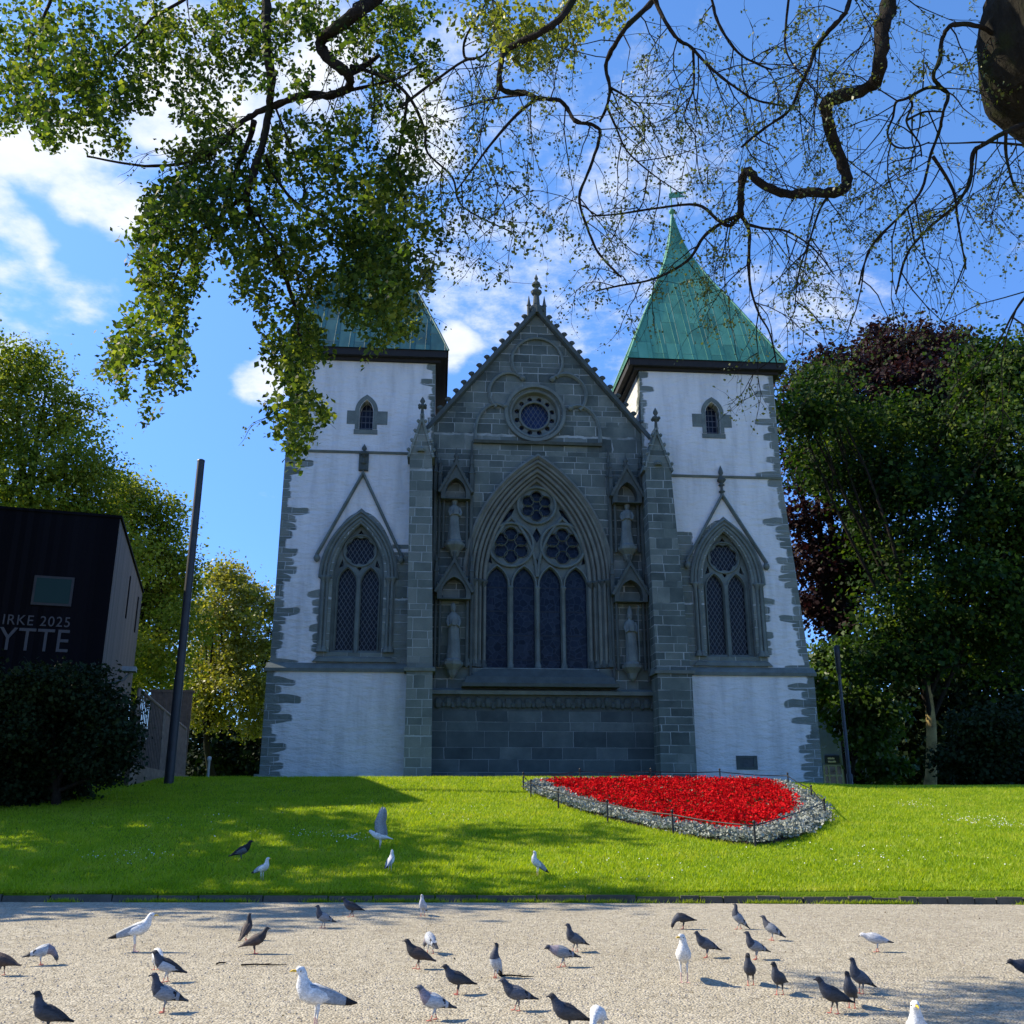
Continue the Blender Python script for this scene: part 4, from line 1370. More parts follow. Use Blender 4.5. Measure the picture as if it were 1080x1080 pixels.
# low iron fence round the bed
M_IRON = plain("black_iron", (0.012, 0.012, 0.013), 0.5, 0.3)
fence_px = [(552, 833), (560, 842), (589, 853), (641, 867.5), (710, 880.5), (797, 894), (871, 866), (857, 849), (832, 833), (760, 828.3), (687, 828), (612, 828.3)]
fpts = [lawn_at(*p) for p in fence_px]
fen = empty("low_railing", fpts[5], 0, "low black iron railing looped around the red flower bed", "railing")
fi = Vector(fen.location)
for p in fpts:
    mb = MB()
    mb.tube([p - fi + Vector((0, 0, -.05)), p - fi + Vector((0, 0, .44))], .022, 6)
    mb.lathe(p - fi + Vector((0, 0, .44)), [(.022, 0), (.032, .015), (.032, .04), (.01, .06)], 6)
    mb.build("post", M_IRON, fen)
mb = MB()
loop = fpts + [fpts[0]]
tops = []
for a, b in zip(loop[:-1], loop[1:]):
    for k in range(6):
        t = k / 6
        q = a.lerp(b, t)
        z = (a.z + (b.z - a.z) * t) + .40 - .03 * math.sin(math.pi * t)
        tops.append(Vector((q.x, q.y, z)) - fi)
tops.append(tops[0])
mb.tube(tops, .014, 5, caps=False)
mb.build("rail", M_IRON, fen)

# daisies in the lawn
M_DAISY = plain("daisy_petals", (0.75, 0.75, 0.72), 0.7, 0.05)
dz = []
for cx, cy, r_, n_ in ((960, 850, 16, 60), (1030, 866, 20, 120), (1060, 872, 12, 60), (370, 885, 12, 60), (335, 882, 20, 40), (130, 905, 25, 60), (470, 858, 30, 40), (680, 915, 60, 50), (950, 900, 60, 60), (240, 870, 60, 50), (900, 905, 40, 25)):
    for _ in range(n_):
        p = lawn_at(cx + random.gauss(0, r_), max(834, cy + random.gauss(0, r_ * .16)))
        if p.y > 31: continue
        dz.append((p.x, p.y, p.z + .055))
c = np.array(dz)
o = np_mesh("lawn_daisies", leaf_quads(c, 0.016 + 0.012 * rng.random(len(c)), rng.normal(size=c.shape) * .5 + np.array([0, -.4, 1]), 0.95), 4, M_DAISY)
tag(o, "tiny white daisies dotted over the lawn", "daisies", kind='stuff')

# ------------------------------------------------------------------ dark cabin at the left
m, nt, out = new_mat("black_boards")
co, s, side, h = wall_coords(nt)
bd = mth(nt, 'DIVIDE', h, 0.16)
rn = nd(nt, 'ShaderNodeTexWhiteNoise', {'W': mth(nt, 'FLOOR', bd)}, noise_dimensions='1D').outputs[0]
gap = mth(nt, 'GREATER_THAN', mth(nt, 'ABSOLUTE', mth(nt, 'SUBTRACT', mth(nt, 'FRACT', bd), 0.5)), 0.46)
col = ramp(nt, rn, [(0, (0.003, 0.003, 0.005)), (1, (0.006, 0.006, 0.009))])
principled(nt, out, col, 0.9, bump=mth(nt, 'SUBTRACT', 1.0, gap), bstr=0.5, bdist=0.02, spec=0.08)
M_BLACKB = m
m, nt, out = new_mat("weathered_boards")
co, s, side, h = wall_coords(nt)
bd = mth(nt, 'DIVIDE', s.outputs[1], 0.20)
rn = nd(nt, 'ShaderNodeTexWhiteNoise', {'W': mth(nt, 'FLOOR', bd)}, noise_dimensions='1D').outputs[0]
gap = mth(nt, 'GREATER_THAN', mth(nt, 'ABSOLUTE', mth(nt, 'SUBTRACT', mth(nt, 'FRACT', bd), 0.5)), 0.45)
gr = noise(nt, nd(nt, 'ShaderNodeVectorMath', {0: co, 1: (8, 8, .5)}, operation='MULTIPLY').outputs[0], 1.5, 5)
col = ramp(nt, mth(nt, 'ADD', mth(nt, 'MULTIPLY', rn, .5), mth(nt, 'MULTIPLY', gr, .5)), [(0.15, (0.036, 0.032, 0.031)), (0.5, (0.068, 0.06, 0.056)), (0.85, (0.12, 0.106, 0.098))])
col = mixc(nt, gap, col, (0.012, 0.012, 0.012))
principled(nt, out, col, 0.75, bump=mth(nt, 'SUBTRACT', 1.0, gap), bstr=0.5, bdist=0.02, spec=0.3)
M_GREYB = m

HY = R(17.3)
c0 = at(127, 545, 28.0)
cabin = empty("timber_cabin", (c0.x, c0.y, 1.2), HY, "tall black timber cabin with pale lettering behind the bush", "cabin")
Hc = c0.z - 1.2
mb = MB()
mb.box(-7.5, 0, 0, 11.6, 0.9, Hc)
# front and roof black, right-hand side weathered
for i, f in enumerate(mb.f):
    zc = [mb.v[j] for j in f]
    if all(abs(p[0]) < 1e-6 for p in zc): mb.m[i] = 1
cb = mb.build("walls", [M_BLACKB, M_GREYB], cabin)
mb = MB()
mb.box(-7.55, .06, -.05, 11.65, Hc - .05, Hc + .03)
mb.build("roof_trim", M_BLACKB, cabin)
mb = MB()
mb.box(-7.3, -.2, .25, 11.3, -.6, .898)
mb.build("base", plain("cabin_base", (0.05, 0.045, 0.04), .9), cabin)


def cabin_front(px, py):
    """local x,z on the cabin's front wall"""
    d = ray(px, py)
    n_ = Vector((math.sin(HY), -math.cos(HY), 0))
    C0 = Vector((0, 0, EYE))
    t = ((Vector(cabin.location) - C0).dot(n_)) / d.dot(n_)
    p = C0 + d * t - Vector(cabin.location)
    return p.x * math.cos(HY) + p.y * math.sin(HY), p.z


m, nt, out = new_mat("cabin_window_glass")
principled(nt, out, (0.012, 0.03, 0.022), 0.08, spec=0.12)  # greenish base colour stands in for foliage reflected in the pane
M_CGLASS = m
wx0, wz1 = cabin_front(37, 607)
wx1, wz0 = cabin_front(75, 640)
mb = MB()
mb.box(wx0, wx1, -.055, -.006, wz0, wz1)
wf = mb.build("window", plain("window_frame_dark", (.02, .02, .022), .5), cabin)
mb = MB()
mb.box(wx0 + .07, wx1 - .07, -.064, -.0555, wz0 + .07, wz1 - .07)
mb.build("pane", M_CGLASS, wf)
mb = MB()
for y_, z_, a, b in ((5.3, Hc - 2.2, .22, 1.5), (9.6, Hc - 2.0, .3, 1.4)):
    mb.box(.004, .03, y_, y_ + a, z_, z_ + b)
mb.build("slot_window", M_BLACKB, cabin)
mb = MB()   # floodlight bracket on the side wall
mb.tube([(0.0, 1.2, 3.6), (.55, 1.0, 3.75), (.75, .9, 4.0)], .04, 6)
mb.box(.5, .9, .6, 1.1, 3.98, 4.12)
mb.build("floodlight", M_LEAD, cabin)
mb = MB()
mb.tube([(0.0, 3.6, 2.7), (.5, 3.4, 2.75)], .04, 6)
mb.lathe((.55, 3.4, 2.70), [(.02, -.08), (.10, -.05), (.12, .02), (.05, .1)], 8)
mb.build("wall_lamp", M_LEAD, cabin)
M_LETTER = plain("cabin_letters", (0.055, 0.057, 0.068), 0.7, 0.05)


def letters(txt, px_right, py_base, py_top, spacing, px_left):
    cu_ = bpy.data.curves.new("letters", 'FONT')
    cu_.body = txt
    cu_.align_x = 'LEFT'
    cu_.extrude = 0.012
    cu_.space_character = spacing
    x1, z0 = cabin_front(px_right, py_base)
    x0, _ = cabin_front(px_left, py_base)
    _, z1 = cabin_front(px_right, py_top)
    cu_.size = (z1 - z0) / 0.70
    cu_.materials.append(M_LETTER)
    o_ = bpy.data.objects.new("lettering", cu_)
    COL.objects.link(o_)
    o_.parent = cabin
    bpy.context.view_layer.update()
    w_ = o_.dimensions.x
    dg = bpy.context.evaluated_depsgraph_get()
    me = bpy.data.meshes.new_from_object(o_.evaluated_get(dg))
    bpy.data.objects.remove(o_)
    o_ = bpy.data.objects.new("lettering", me)
    COL.objects.link(o_)
    o_.parent = cabin
    o_.scale = ((x1 - x0) / w_, 1, 1)
    o_.rotation_euler = (R(90), 0, 0)
    o_.location = (x0, -.014, z0)
    return o_


letters("IRKE 2025", 72, 661.5, 651, 1.15, 1)['label'] = "small pale lettering of the upper line"
letters("YTTE", 71, 688, 664, 1.05, -4)['label'] = "large pale lettering of the lower line"

# stair railing with slats, right of the cabin
M_PALEW = plain("pale_timber", (0.20, 0.15, 0.11), 0.8, .3, 6)
M_GREYW = plain("grey_slat", (0.12, 0.094, 0.076), 0.7, .3, 6)
st0 = at(140, 822, 29.5)
rail = empty("stair_railing", st0, R(57), "grey slatted railing sloping down beside the cabin stairs", "railing")


def rl(px, py, Y):
    q = Matrix.Rotation(-R(57), 3, 'Z') @ (at(px, py, Y) - st0)
    return q


A0, A1 = rl(147, 727, 30.0), rl(196, 769, 34.5)
B0, B1 = rl(138, 808, 29.6), rl(194, 820, 34.5)
mb = MB()
mb.tube([A0, A1], .055, 6)
mb.build("handrail", M_PALEW, rail)
mb = MB()
for i in range(34):
    t = (i + .5) / 34
    a, b = A0.lerp(A1, t), B0.lerp(B1, t)
    w_ = .02 if t < .5 else .065
    d_ = (A1 - A0); d_.z = 0; d_.normalize()
    n_ = Vector((-d_.y, d_.x, 0)) * .015
    mb.hexa([b - d_ * w_ - n_, b + d_ * w_ - n_, b + d_ * w_ + n_, b - d_ * w_ + n_, a - d_ * w_ - n_, a + d_ * w_ - n_, a + d_ * w_ + n_, a - d_ * w_ + n_])
mb.build("slats", M_GREYW, rail)
for t in (0.0, .5, 1.0):
    mb = MB()
    mb.tube([B0.lerp(B1, t) + Vector((0, 0, -.6)), A0.lerp(A1, t)], .06, 5)
    mb.build("post", M_PALEW, rail)
mb = MB()
mb.hexa([B0 + Vector((-.1, -.12, -.7)), B1 + Vector((.1, -.12, -.7)), B1 + Vector((.1, .12, -.7)), B0 + Vector((-.1, .12, -.7)), B0 + Vector((-.1, -.12, .06)), B1 + Vector((.1, -.12, .06)), B1 + Vector((.1, .12, .06)), B0 + Vector((-.1, .12, .06))])
mb.build("base_beam", M_PALEW, rail)
wl = at(165, 730, 38)
scr = empty("timber_screen", (wl.x, wl.y, 1.6), R(8), "plain brown timber screen wall standing behind the stair railing", "screen")
mb = MB()
for k in range(10):
    mb.box(-.2 + k * .16, -.2 + k * .16 + .15, 0, .05, 0, wl.z - 1.6)
mb.build("boards", M_GREYW, scr)
mb = MB()
mb.box(-.25, 1.45, -.03, .08, wl.z - 1.6, wl.z - 1.5)
mb.build("cap_rail", M_GREYW, scr)

# ------------------------------------------------------------------ poles
M_POLE = plain("dark_pole_paint", (0.02, 0.022, 0.026), 0.5, .3, 3)
p0 = at(178, 825, 30.2)
pole = empty("flagpole", (p0.x, p0.y, p0.z - .3), 0, "tall plain black pole standing alone on the lawn crest", "pole")
ph = at(210, 487, 30.2).z - p0.z + .3
mb = MB()
mb.lathe((0, 0, 0), [(.145, 0), (.142, ph * .33)], 16)
mb.lathe((0, 0, ph * .33 + .002), [(.128, 0), (.122, ph * .67 - .002)], 16)
mb.build("shaft", M_POLE, pole)
mb = MB()
mb.lathe((0, 0, ph), [(.128, .002), (.128, .05), (.08, .08)], 16)
mb.build("cap", M_POLE, pole)
p0 = at(897, 830, 41)
pt = at(878, 682, 41)
lp = empty("lamp_post", (p0.x, p0.y, p0.z - .3), 0, "slim grey lamp post by the trees beside the right-hand tower", "lamp post")
mb = MB()
mb.lathe((0, 0, 0), [(.12, 0), (.12, .8), (.075, .85), (.065, pt.z - p0.z - .9)], 12)
mb.build("post", plain("galvanised_post", (.06, .06, .06), .45, .2, 5, .4), lp)
mb = MB()
mb.lathe((0, 0, pt.z - p0.z - .9), [(.065, .002), (.10, .06), (.12, .9), (.13, 1.2), (.02, 1.28)], 12)
mb.build("lantern", M_POLE, lp)
p0 = at(219, 820, 33.5)
bo = MB()
bo.lathe((0, 0, -.3), [(.05, 0), (.05, .85), (.075, .87), (.075, .97), (.02, 1.0)], 10)
o = bo.build("bollard", plain("pale_bollard", (.35, .36, .35), .6))
o.location = p0
tag(o, "thin pale bollard standing on the crest right of the black pole", "bollard")

# ------------------------------------------------------------------ shop beyond the right-hand tower
s0 = at(862, 826, 62)
s1 = at(912, 826, 62)
shop = empty("shop_building", (s0.x - 2.2, 62, 1.5), R(-3), "blue grey shop front glimpsed past the right-hand tower", "shop")
sw = s1.x - s0.x + 2.4
M_SHOPW = plain("shop_wall_blue", (0.20, 0.27, 0.38), .8, .15, 1)
mb = MB()
mb.box(0, sw, 0, 9, 0, 6.2)
mb.build("walls", M_SHOPW, shop)
mb = MB()
mb.add([(-.3, -.4, 6.202), (sw + .3, -.4, 6.202), (sw + .3, 9.3, 6.202), (-.3, 9.3, 6.202), (-.3, 4.5, 8.8), (sw + .3, 4.5, 8.8)], [(0, 1, 5, 4), (2, 3, 4, 5), (0, 4, 3), (1, 2, 5), (0, 3, 2, 1)])
mb.build("roof", plain("shop_roof", (.09, .085, .085), .8), shop)
kx = lambda px: at(px, 800, 62).x - (s0.x - 2.2)
kz = lambda py: at(880, py, 62).z - 1.5
mb = MB()
mb.box(kx(867), kx(886), -.05, -.004, kz(829), kz(807))
shw = mb.build("shop_window", plain("shop_glass", (.012, .016, .025), .15, .3, 1, 0, .6), shop)
mb = MB()
for px in (867, 872, 879.5, 885.5):
    mb.box(kx(px) - .05, kx(px) + .05, -.10, -.052, kz(829), kz(807))
for py in (807.5, 818):
    mb.box(kx(866.5), kx(886), -.105, -.101, kz(py) - .05, kz(py) + .05)
mb.build("glazing_bars", plain("shop_frame", (.30, .36, .42), .6), shw)
mb = MB()
mb.box(kx(869), kx(884), -.09, -.004, kz(805), kz(797))
sg = mb.build("sign", plain("shop_sign_board", (.03, .045, .09), .5), shop)
mb = MB()
rr = random.Random(3)
for py, x0_, x1_ in ((800, 871.8, 878.6), (803.4, 871.8, 879.8)):
    q = x0_
    while q < x1_:
        w_ = rr.uniform(.5, .9)
        mb.box(kx(q), kx(q + w_ * .75), -.10, -.091, kz(py + 1.0), kz(py - (1.1 if rr.random() < .3 else .6)))
        q += w_
mb.build("lettering", plain("white_letters", (.8, .8, .8), .6, .02), sg)
mb = MB()
mb.box(kx(896.5), kx(903), -.06, -.004, kz(829), kz(808))
mb.build("door", plain("shop_door", (.008, .009, .012), .4), shop)
mb = MB()
mb.box(kx(903), kx(908), -.3, -.004, kz(829), kz(806))
mb.build("pilaster", plain("pale_blue_pilaster", (.35, .42, .52), .7), shop)
pp = at(911, 830, 56)
pe = MB()       # a distant passer-by, a few pixels tall
pe.lathe((0, 0, 0), [(.10, 0), (.11, .1), (.13, .5), (.17, .85), (.18, .95), (.20, 1.2), (.235, 1.42), (.16, 1.5), (.06, 1.53), (.06, 1.57), (.095, 1.62), (.11, 1.7), (.095, 1.8), (.02, 1.85)], 12, sy=.65)
for i, f in enumerate(pe.f):
    z_ = sum(pe.v[j][2] for j in f) / len(f)
    pe.m[i] = 0 if z_ < .9 else (1 if z_ < 1.5 else 2)
po = pe.build("person", [plain("dark_trousers", (.02, .02, .03), .9), plain("orange_jacket", (.75, .12, .02), .8), plain("skin", (.45, .28, .2), .6)])
po.location = (pp.x, pp.y, lawn_z(pp.x, pp.y))
tag(po, "distant passer-by in an orange jacket beside the shop", "person")

# ------------------------------------------------------------------ background trees
def bez(a, b, sag, n=6):
    mid_ = (a + b) / 2 + Vector((random.uniform(-.2, .2), random.uniform(-.2, .2), sag)) * (b - a).length
    return [a * (1 - t) ** 2 + mid_ * 2 * t * (1 - t) + b * t * t for t in [i / n for i in range(n + 1)]]


def leaf_cloud(centres, radii, n, size, per=26, sig=.42, flat=.55, up=.7, hollow=.55, aspect=.75):
    """leaf quads in small sprays spread through overlapping lobes"""
    centres = np.array(centres, float); radii = np.array(radii, float)
    w_ = radii ** 2
    w_ = w_ / w_.sum()
    nc = max(1, n // per)
    which = rng.choice(len(centres), nc, p=w_)
    d = rng.normal(size=(nc, 3))
    d /= np.linalg.norm(d, axis=1, keepdims=True)
    rad = radii[which] * (hollow + (1.08 - hollow) * rng.random(nc) ** .6)
    d[:, 2] *= .85
    cc = centres[which] + d * rad[:, None]
    cl = np.repeat(cc, per, 0)
    dd = np.repeat(d, per, 0)
    s_ = sig * (.6 + .8 * rng.random(nc))
    off = rng.normal(size=cl.shape) * np.repeat(s_, per)[:, None] * np.array([1, 1, flat])
    c = cl + off
    n_ = rng.normal(size=c.shape) * .8 + dd * .5 + np.array([0, 0, up])
    return leaf_quads(c, size * (.6 + .8 * rng.random(len(c))), n_, aspect)


def tree(name, label, cat, base, blobs, Y, n, size, lmat, bmat, trunk_r, group=None, sig=.42, per=26, lean=None, limbs=True, hollow=.5, ydepth=.8, trunk_top=None, flat=.55):
    """blobs: (px, py, r_px[, dY]) lobes of the crown"""
    cs, rs_ = [], []
    for b in blobs:
        dY = b[3] if len(b) > 3 else random.uniform(-1, 1) * ydepth * 3
        p = at(b[0], b[1], Y + dY)
        r0_ = b[2] * mpp(p)
        cs.append(p); rs_.append(r0_ * .80)
        for _ in range(4):
            dv = Vector((random.gauss(0, 1), random.gauss(0, 1), random.gauss(.1, .8))).normalized()
            cs.append(p + dv * r0_ * random.uniform(.65, .95)); rs_.append(r0_ * random.uniform(.24, .42))
    base = Vector(base)
    root = empty(name, base, random.uniform(0, .01), label, cat, group)
    root.rotation_euler = (0, 0, 0)
    loc = [c_ - base for c_ in cs]
    top = Vector(trunk_top) - base if trunk_top else sum(loc, Vector()) / len(loc)
    mb = MB()
    pts = bez(Vector((0, 0, -.4)), top, .05, 8)
    mb.tube(pts, [trunk_r * (1.25 if i == 0 else 1) * (1 - .6 * i / 8) for i in range(9)], 10, jitter=.06)
    mb.build("trunk", bmat, root)
    if limbs:
        mb = MB()
        for c_, r_ in list(zip(loc, rs_))[::5]:
            k = random.choice(pts[3:8])
            q = bez(k, c_, .08, 6)
            mb.tube(q, [trunk_r * .42 * (1 - .75 * i / 6) for i in range(7)], 6)
            for _ in range(2):
                e = c_ + Vector((random.gauss(0, .5), random.gauss(0, .5), random.gauss(.1, .4))) * r_
                mb.tube(bez(q[4], e, .08, 4), [trunk_r * .15, trunk_r * .11, trunk_r * .08, trunk_r * .05, trunk_r * .03], 4, caps=False)
        mb.build("limbs", M_BARK, root)
    np_mesh("crown", leaf_cloud(loc, rs_, n, size, per, sig, flat, hollow=hollow), 4, lmat, root)
    return root


G_SPRING = leaf_mat("spring_green_leaf", [(0.03, 0.06, 0.008), (0.085, 0.125, 0.014), (0.16, 0.19, 0.025), (0.25, 0.25, 0.05)], trans=.45, clump=.35, rough=.6, spec=.15)
G_MID = leaf_mat("mid_green_leaf", [(0.022, 0.055, 0.012), (0.045, 0.09, 0.016), (0.08, 0.13, 0.022)], trans=.35, clump=.4)
G_MAPLE = leaf_mat("maple_leaf", [(0.004, 0.011, 0.004), (0.009, 0.026, 0.006), (0.026, 0.058, 0.010), (0.13, 0.175, 0.026)], trans=.35, clump=.45, rough=.6, spec=.12)  # ramp's dark and bright ends paint in shaded and sunlit clumps
G_DARK = leaf_mat("dark_evergreen_leaf", [(0.005, 0.011, 0.005), (0.010, 0.021, 0.008), (0.02, 0.034, 0.012)], trans=.08, clump=.5, rough=.65, spec=.08)
G_COPPER = leaf_mat("copper_beech_leaf", [(0.009, 0.005, 0.007), (0.020, 0.010, 0.013), (0.034, 0.018, 0.020), (0.06, 0.045, 0.032)], trans=.2, tcol=(1.7, .9, .8), clump=.4, rough=.6, spec=.12)
G_YELLOW = leaf_mat("yellow_green_leaf", [(0.08, 0.09, 0.015), (0.14, 0.145, 0.02), (0.21, 0.20, 0.035), (0.27, 0.25, 0.06)], trans=.45, clump=.5)

tree("lime_tree", "tall light green tree behind the black cabin at the left edge", "tree", (-27.5, 47, 2.1),
     [(-15, 385, 48), (25, 395, 32), (50, 405, 32), (72, 440, 36), (20, 445, 55), (-30, 450, 70), (88, 470, 26), (80, 505, 42), (40, 510, 60), (0, 530, 70), (105, 545, 38), (-60, 520, 90), (60, 570, 60), (130, 590, 40)],
     46, 60000, .18, G_SPRING, M_BARK, .45, "trees behind the cabin", sig=.55, per=60)
tree("lime_tree", "green tree between the black cabin and the black pole", "tree", (-19.5, 51, 2.1),
     [(128, 520, 24), (145, 530, 34), (165, 545, 30), (115, 570, 50), (160, 600, 42), (150, 650, 50), (178, 580, 26), (188, 612, 28), (192, 655, 28), (180, 640, 28), (130, 700, 55), (175, 700, 35)],
     50, 40000, .18, G_SPRING, M_BARK, .35, "trees behind the cabin", sig=.5, per=40)
tree("young_maple", "yellow green tree between the black pole and the white left tower", "tree", at(228, 824, 66),
     [(235, 606, 22), (258, 622, 24), (278, 645, 20), (232, 632, 30), (215, 655, 28), (250, 655, 30), (262, 690, 30), (225, 690, 36), (245, 725, 38), (205, 715, 26), (270, 655, 16), (275, 725, 26), (215, 750, 30), (265, 762, 24)],
     66, 34000, .22, G_YELLOW, M_BARK, .24, "trees behind the cabin", sig=.5, per=40)
tree("hawthorn", "dark leafy undergrowth tree below the yellow green tree", "tree", at(255, 832, 72),
     [(205, 770, 32), (240, 790, 34), (275, 785, 32), (260, 815, 30), (215, 810, 28), (190, 740, 26), (290, 740, 30), (285, 690, 25), (300, 800, 30)],
     72, 16000, .34, G_DARK, M_BARK, .2, "trees behind the cabin")
tree("hedge", "long dark hedge closing the view far behind the black pole", "hedge", at(200, 835, 78),
     [(x_, 800 + 8 * math.sin(x_), 26) for x_ in range(90, 330, 22)] + [(x_, 828, 18) for x_ in range(90, 330, 20)], 78, 18000, .36, G_DARK, M_BARK, .1, None, sig=.5, limbs=False)
tree("hedge", "long dark hedge closing the view behind the right-hand trees", "hedge", at(990, 838, 76),
     [(x_, 795 + 8 * math.sin(x_), 30) for x_ in range(925, 1130, 24)] + [(x_, 826, 20) for x_ in range(925, 1130, 22)], 76, 18000, .36, G_DARK, M_BARK, .1, None, sig=.5, limbs=False)
# trees to the left, just out of the picture, that shade the lawn
for i, (x_, y_, n_, lab) in enumerate(((-19.6, 23.8, 6200, "leafy lime tree at the lawn's far left nearest the cabin"), (-21.0, 29.5, 2600, "leafy lime tree at the lawn's far left beside the black cabin"), (-16.3, 18.6, 3600, "sparser lime tree at the lawn's far left near the gravel"))):
    z_ = lawn_z(x_, y_)
    k_ = 1.22 if i == 0 else 1.0
    rt = empty("lime_tree", (x_, y_, z_), 0, lab, "tree", "lime trees left of the lawn")
    mb = MB()
    pts = bez(Vector((0, 0, -.3)), Vector((.3, .2, 9 * k_)), .02, 6)
    mb.tube(pts, [.34 - .03 * k for k in range(7)], 8)
    mb.build("trunk", M_BARK, rt)
    lobes, rad = [], []
    for k in range(9):
        a = k * 2.4
        lobes.append((1.9 * k_ * math.cos(a), 1.7 * k_ * math.sin(a), (6.3 + k * .75) * k_)); rad.append((1.7 - .07 * k) * k_ * (.85 if i == 0 else 1))
    mb = MB()
    for l_ in lobes: mb.tube(bez(pts[3], Vector(l_), .06, 5), [.11, .09, .07, .05, .035, .02], 5)
    mb.build("limbs", M_BARK, rt)
    np_mesh("crown", leaf_cloud(lobes, rad, n_, .34, 26, .4), 4, G_SPRING, rt)

# right-hand side
tree("maple_tree", "big green maple with a sunlit pale trunk right of the cathedral", "tree", at(978, 838, 44),
     [(866, 404, 24), (1040, 384, 30), (1078, 395, 40), (842, 428, 16), (872, 425, 34), (848, 452, 28), (905, 462, 40), (860, 490, 36), (945, 448, 34), (915, 500, 50), (965, 505, 55), (1015, 470, 48), (1050, 375, 26), (1060, 420, 42), (1075, 480, 55), (1000, 545, 60), (940, 560, 50), (1060, 560, 65),
      (948, 610, 36), (985, 620, 55), (1045, 640, 60), (935, 655, 26), (960, 670, 38), (1085, 620, 60), (1010, 685, 45), (1070, 700, 50), (950, 690, 30), (975, 690, 26), (930, 700, 24), (1100, 540, 60)],
     44, 85000, .23, G_MAPLE, M_BARK_P, .27, "trees right of the cathedral", sig=.7, per=70, flat=.5, hollow=.6, trunk_top=at(952, 640, 44))
tree("copper_beech", "dark purple copper beech behind the green maple", "tree", at(905, 830, 53),
     [(850, 405, 24), (880, 395, 32), (925, 378, 32), (965, 372, 34), (1000, 378, 34), (1030, 395, 34), (955, 420, 50), (1010, 435, 45), (1040, 440, 35), (900, 430, 40), (838, 440, 22), (850, 545, 26), (862, 590, 36), (880, 630, 34), (905, 590, 46), (858, 500, 28), (885, 660, 26), (842, 480, 20), (855, 640, 20)],
     52, 52000, .26, G_COPPER, M_BARK, .55, "trees right of the cathedral", sig=.5)
tree("hazel_bush", "sunlit green bush behind the slim lamp post", "bush", at(892, 835, 50),
     [(878, 690, 20), (868, 720, 16), (892, 710, 26), (878, 745, 20), (905, 745, 26), (920, 775, 22), (928, 810, 20), (900, 690, 20), (928, 755, 24), (885, 768, 10)],
     50, 15000, .27, G_MID, M_BARK, .12, "trees right of the cathedral", sig=.36)
tree("dark_yew", "dark yew behind the sunlit maple trunk", "tree", at(985, 838, 58),
     [(945, 720, 45), (990, 730, 50), (960, 780, 45), (1010, 775, 45), (945, 800, 30), (980, 815, 38), (1030, 800, 40), (1040, 740, 50), (920, 740, 30), (1080, 780, 50), (1000, 680, 60), (1060, 680, 60)],
     58, 26000, .34, G_DARK, M_BARK, .4, "trees right of the cathedral", sig=.5)
tree("laurel_bush", "rounded dark laurel bush at the right edge of the lawn", "bush", at(1045, 836, 37),
     [(1025, 775, 24), (1050, 765, 30), (1080, 765, 36), (1010, 800, 22), (1040, 805, 28), (1075, 805, 34), (1030, 822, 16), (1060, 825, 18), (1110, 790, 40)],
     37, 24000, .16, G_DARK, M_BARK, .12, None, sig=.3)
# the big dark bush at the left
tree("rhododendron_bush", "big dark rounded bush in front of the black cabin", "bush", at(60, 850, 25.0),
     [(20, 730, 32), (55, 722, 34), (90, 735, 34), (115, 755, 30), (10, 770, 48), (60, 770, 50), (100, 790, 40), (122, 775, 22), (30, 815, 46), (80, 822, 34), (115, 812, 20), (-30, 760, 60), (-20, 830, 50), (10, 850, 22), (48, 850, 16)],
     25.0, 56000, .115, G_DARK, M_BARK, .14, None, sig=.20, per=30, hollow=.35, ydepth=.35)

# ------------------------------------------------------------------ the overhanging beech
beech = empty("beech_tree", (5.8, 7.1, 0), 0, "old overhanging beech with crooked drooping branches across the sky", "tree")
bb = Vector(beech.location)
mb = MB()
tp = [(5.9, 7.1, -.3), (5.88, 7.1, .3), (5.75, 7.1, 2.5), (5.70, 7.1, 4.6), (5.72, 7.1, 5.7), (5.80, 7.1, 6.4), (5.66, 7.1, 7.1), (5.20, 7.1, 7.7), (5.10, 7.1, 8.3), (5.18, 7.1, 8.9), (5.25, 7.1, 9.6), (5.25, 7.1, 11), (5.1, 7.0, 13.5)]
trd = [.80, .62, .52, .50, .48, .50, .58, .76, .76, .66, .58, .48, .25]
rs = []
for (x_, y_, z_), r_ in zip(smooth_open([Vector(p) for p in tp], 8), np.interp(np.linspace(0, 12, 97), range(13), trd)):
    ring = []
    for k in range(40):
        a = 2 * math.pi * k / 40
        q = r_ * (1 + .05 * math.sin(3 * a + z_) + .04 * math.sin(5 * a - 1.7 * z_) + .03 * math.sin(9 * a + 2.3 * z_) + .025 * math.sin(13 * a + 5 * z_) + random.uniform(-.02, .02))
        ring.append((x_ + q * math.cos(a) - bb.x, y_ + q * math.sin(a) - bb.y, z_))
    rs.append(ring)
mb.rings(rs)
mb.build("trunk", M_BARK_L, beech)

TOP = Vector((5.15, 7.1, 10.6))
